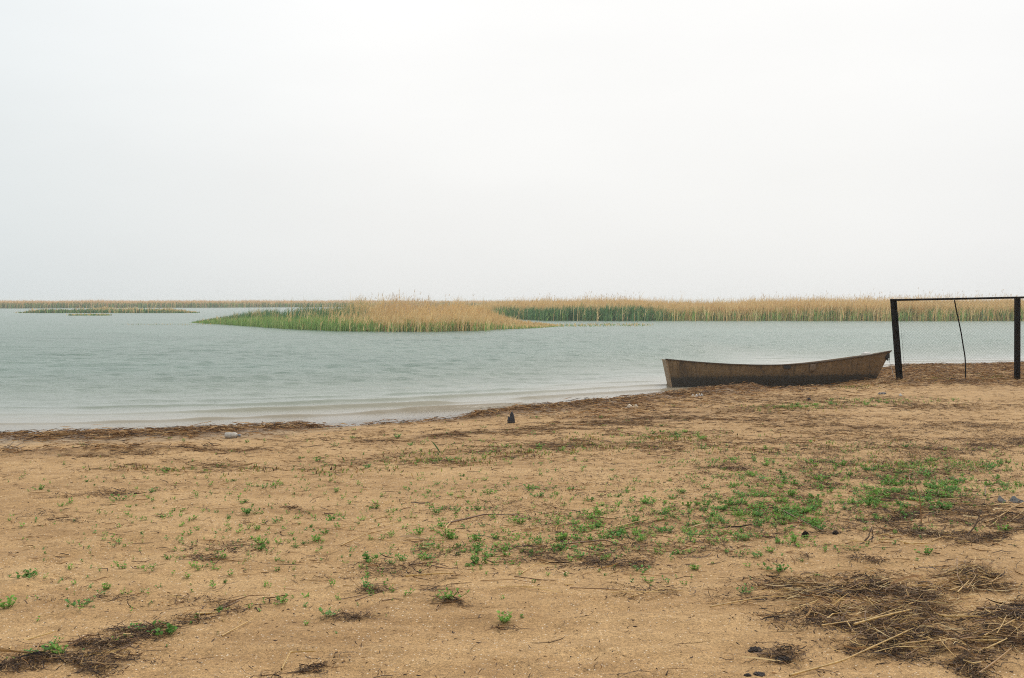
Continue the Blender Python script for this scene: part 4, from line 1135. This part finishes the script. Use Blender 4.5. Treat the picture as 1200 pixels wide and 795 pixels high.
# the extra depth below ground follows the lean
def lean(u0, ub0, vt, vb): return ub0 + (ub0 - u0) * (.35 / m_) / (vb - vt)
V, Fq = post(1043.4, 1048.8, lean(1043.4, 1051.8, 350.5, 447), lean(1048.8, 1055.0, 350.5, 447), 350.5, 447, .045)
bevel(fpart('post', V, Fq, TAR), .008)
V, Fq = post(1046.2, 1049.8, lean(1046.2, 1055.6, 352.5, 447), lean(1049.8, 1058.6, 352.5, 447), 352.5, 447, .035, FY - .01)
bevel(fpart('brace', V, Fq, TAR), .006)
V, Fq = post(1189.2, 1194.4, 1191.0, 1196.2, 347.8, 446, .05); bevel(fpart('post', V, Fq, TAR), .008)
V, Fq = post(1330, 1338, 1331, 1339, 346, 446, .07); bevel(fpart('post', V, Fq, TAR), .008)
rl = np.array([[fx(1041.5), FY - .075, fz(351.9)], [fx(1110), FY - .078, fz(350.6)], [fx(1191), FY - .075, fz(348.9)], [fx(1290), FY - .075, fz(347.6)], [fx(1338), FY - .075, fz(347.2)]])
t = np.linspace(0, 1, 40); rl = np.stack([np.interp(t, np.linspace(0, 1, 5), rl[:, i]) for i in range(3)], 1)
fpart('top_rail', *tubes(rl[None], np.full((1, 40), .021), 8)[:2], TAR, True)
rod = np.array([[1116, 352, 0], [1118.6, 364, .01], [1121.5, 376, .01], [1124.4, 390, .0], [1127, 404, .01], [1129.4, 418, 0], [1130.2, 432, 0], [1130.6, 449, 0]])
rodp = np.stack([fx(rod[:, 0]), FY - .09 + rod[:, 2], fz(rod[:, 1])], 1)
t = np.linspace(0, 1, 24); rodp = np.stack([np.interp(t, np.linspace(0, 1, 8), rodp[:, i]) for i in range(3)], 1)
fpart('bent_rod', *tubes(rodp[None], np.full((1, 24), .0125), 6)[:2], TAR, True)
pw, dzw = .068, .034
x0_, x1_ = fx(1051), fx(1336)
parts = []
zt = 1.80; zb_ = .10
nseg = int((zt - zb_) / dzw)
kx = np.arange(x0_, x1_, pw)
zz = zt - np.arange(nseg + 1) * dzw
sg = np.where(np.arange(nseg + 1) % 2 == 0, -1, 1)
Pp = np.zeros((len(kx), nseg + 1, 3))
alt = np.where(np.arange(len(kx)) % 2 == 0, 1, 1)
# sagging wire: slight slack and bulge, so that the net is not ruled
Pp[..., 0] = kx[:, None] + (sg * (pw / 2 + .002))[None, :]
Pp[..., 2] = zz[None, :]
Pp[..., 0] += .012 * np.sin(Pp[..., 2] * 3 + Pp[..., 0] * 1.3)
Pp[..., 2] -= .012 * np.sin((Pp[..., 0] - x0_) * 2.3) ** 2 * 1.0
Pp[..., 1] = FY - .062 + .02 * np.sin(Pp[..., 0] * 2.1) * np.sin(Pp[..., 2] * 1.7) + .004 * sg[None, :]
lmt = fx(1050 + (fz(353) - Pp[..., 2]) / m_ * .098) + .02
Pp[..., 0] = np.maximum(Pp[..., 0], lmt)
fpart('wire_mesh', *tubes(Pp, np.full(Pp.shape[:2], .0019), 4)[:2], WIRE)

# ------------------------------------------------------------------ haze
hz = link('haze', mesh_np('haze', *box(-4200, 4200, -4200, 4700, -3.0, 3.2)[:2], None)); tag(hz, kind='stuff')
m, nt, out = mat_new('haze'); pv_ = nt.nodes.new('ShaderNodeVolumePrincipled')
pv_.inputs['Color'].default_value = (.95, .95, .96, 1); pv_.inputs['Density'].default_value = .0007; pv_.inputs['Anisotropy'].default_value = .3
nt.links.new(pv_.outputs[0], out.inputs['Volume']); hz.data.materials.append(m)
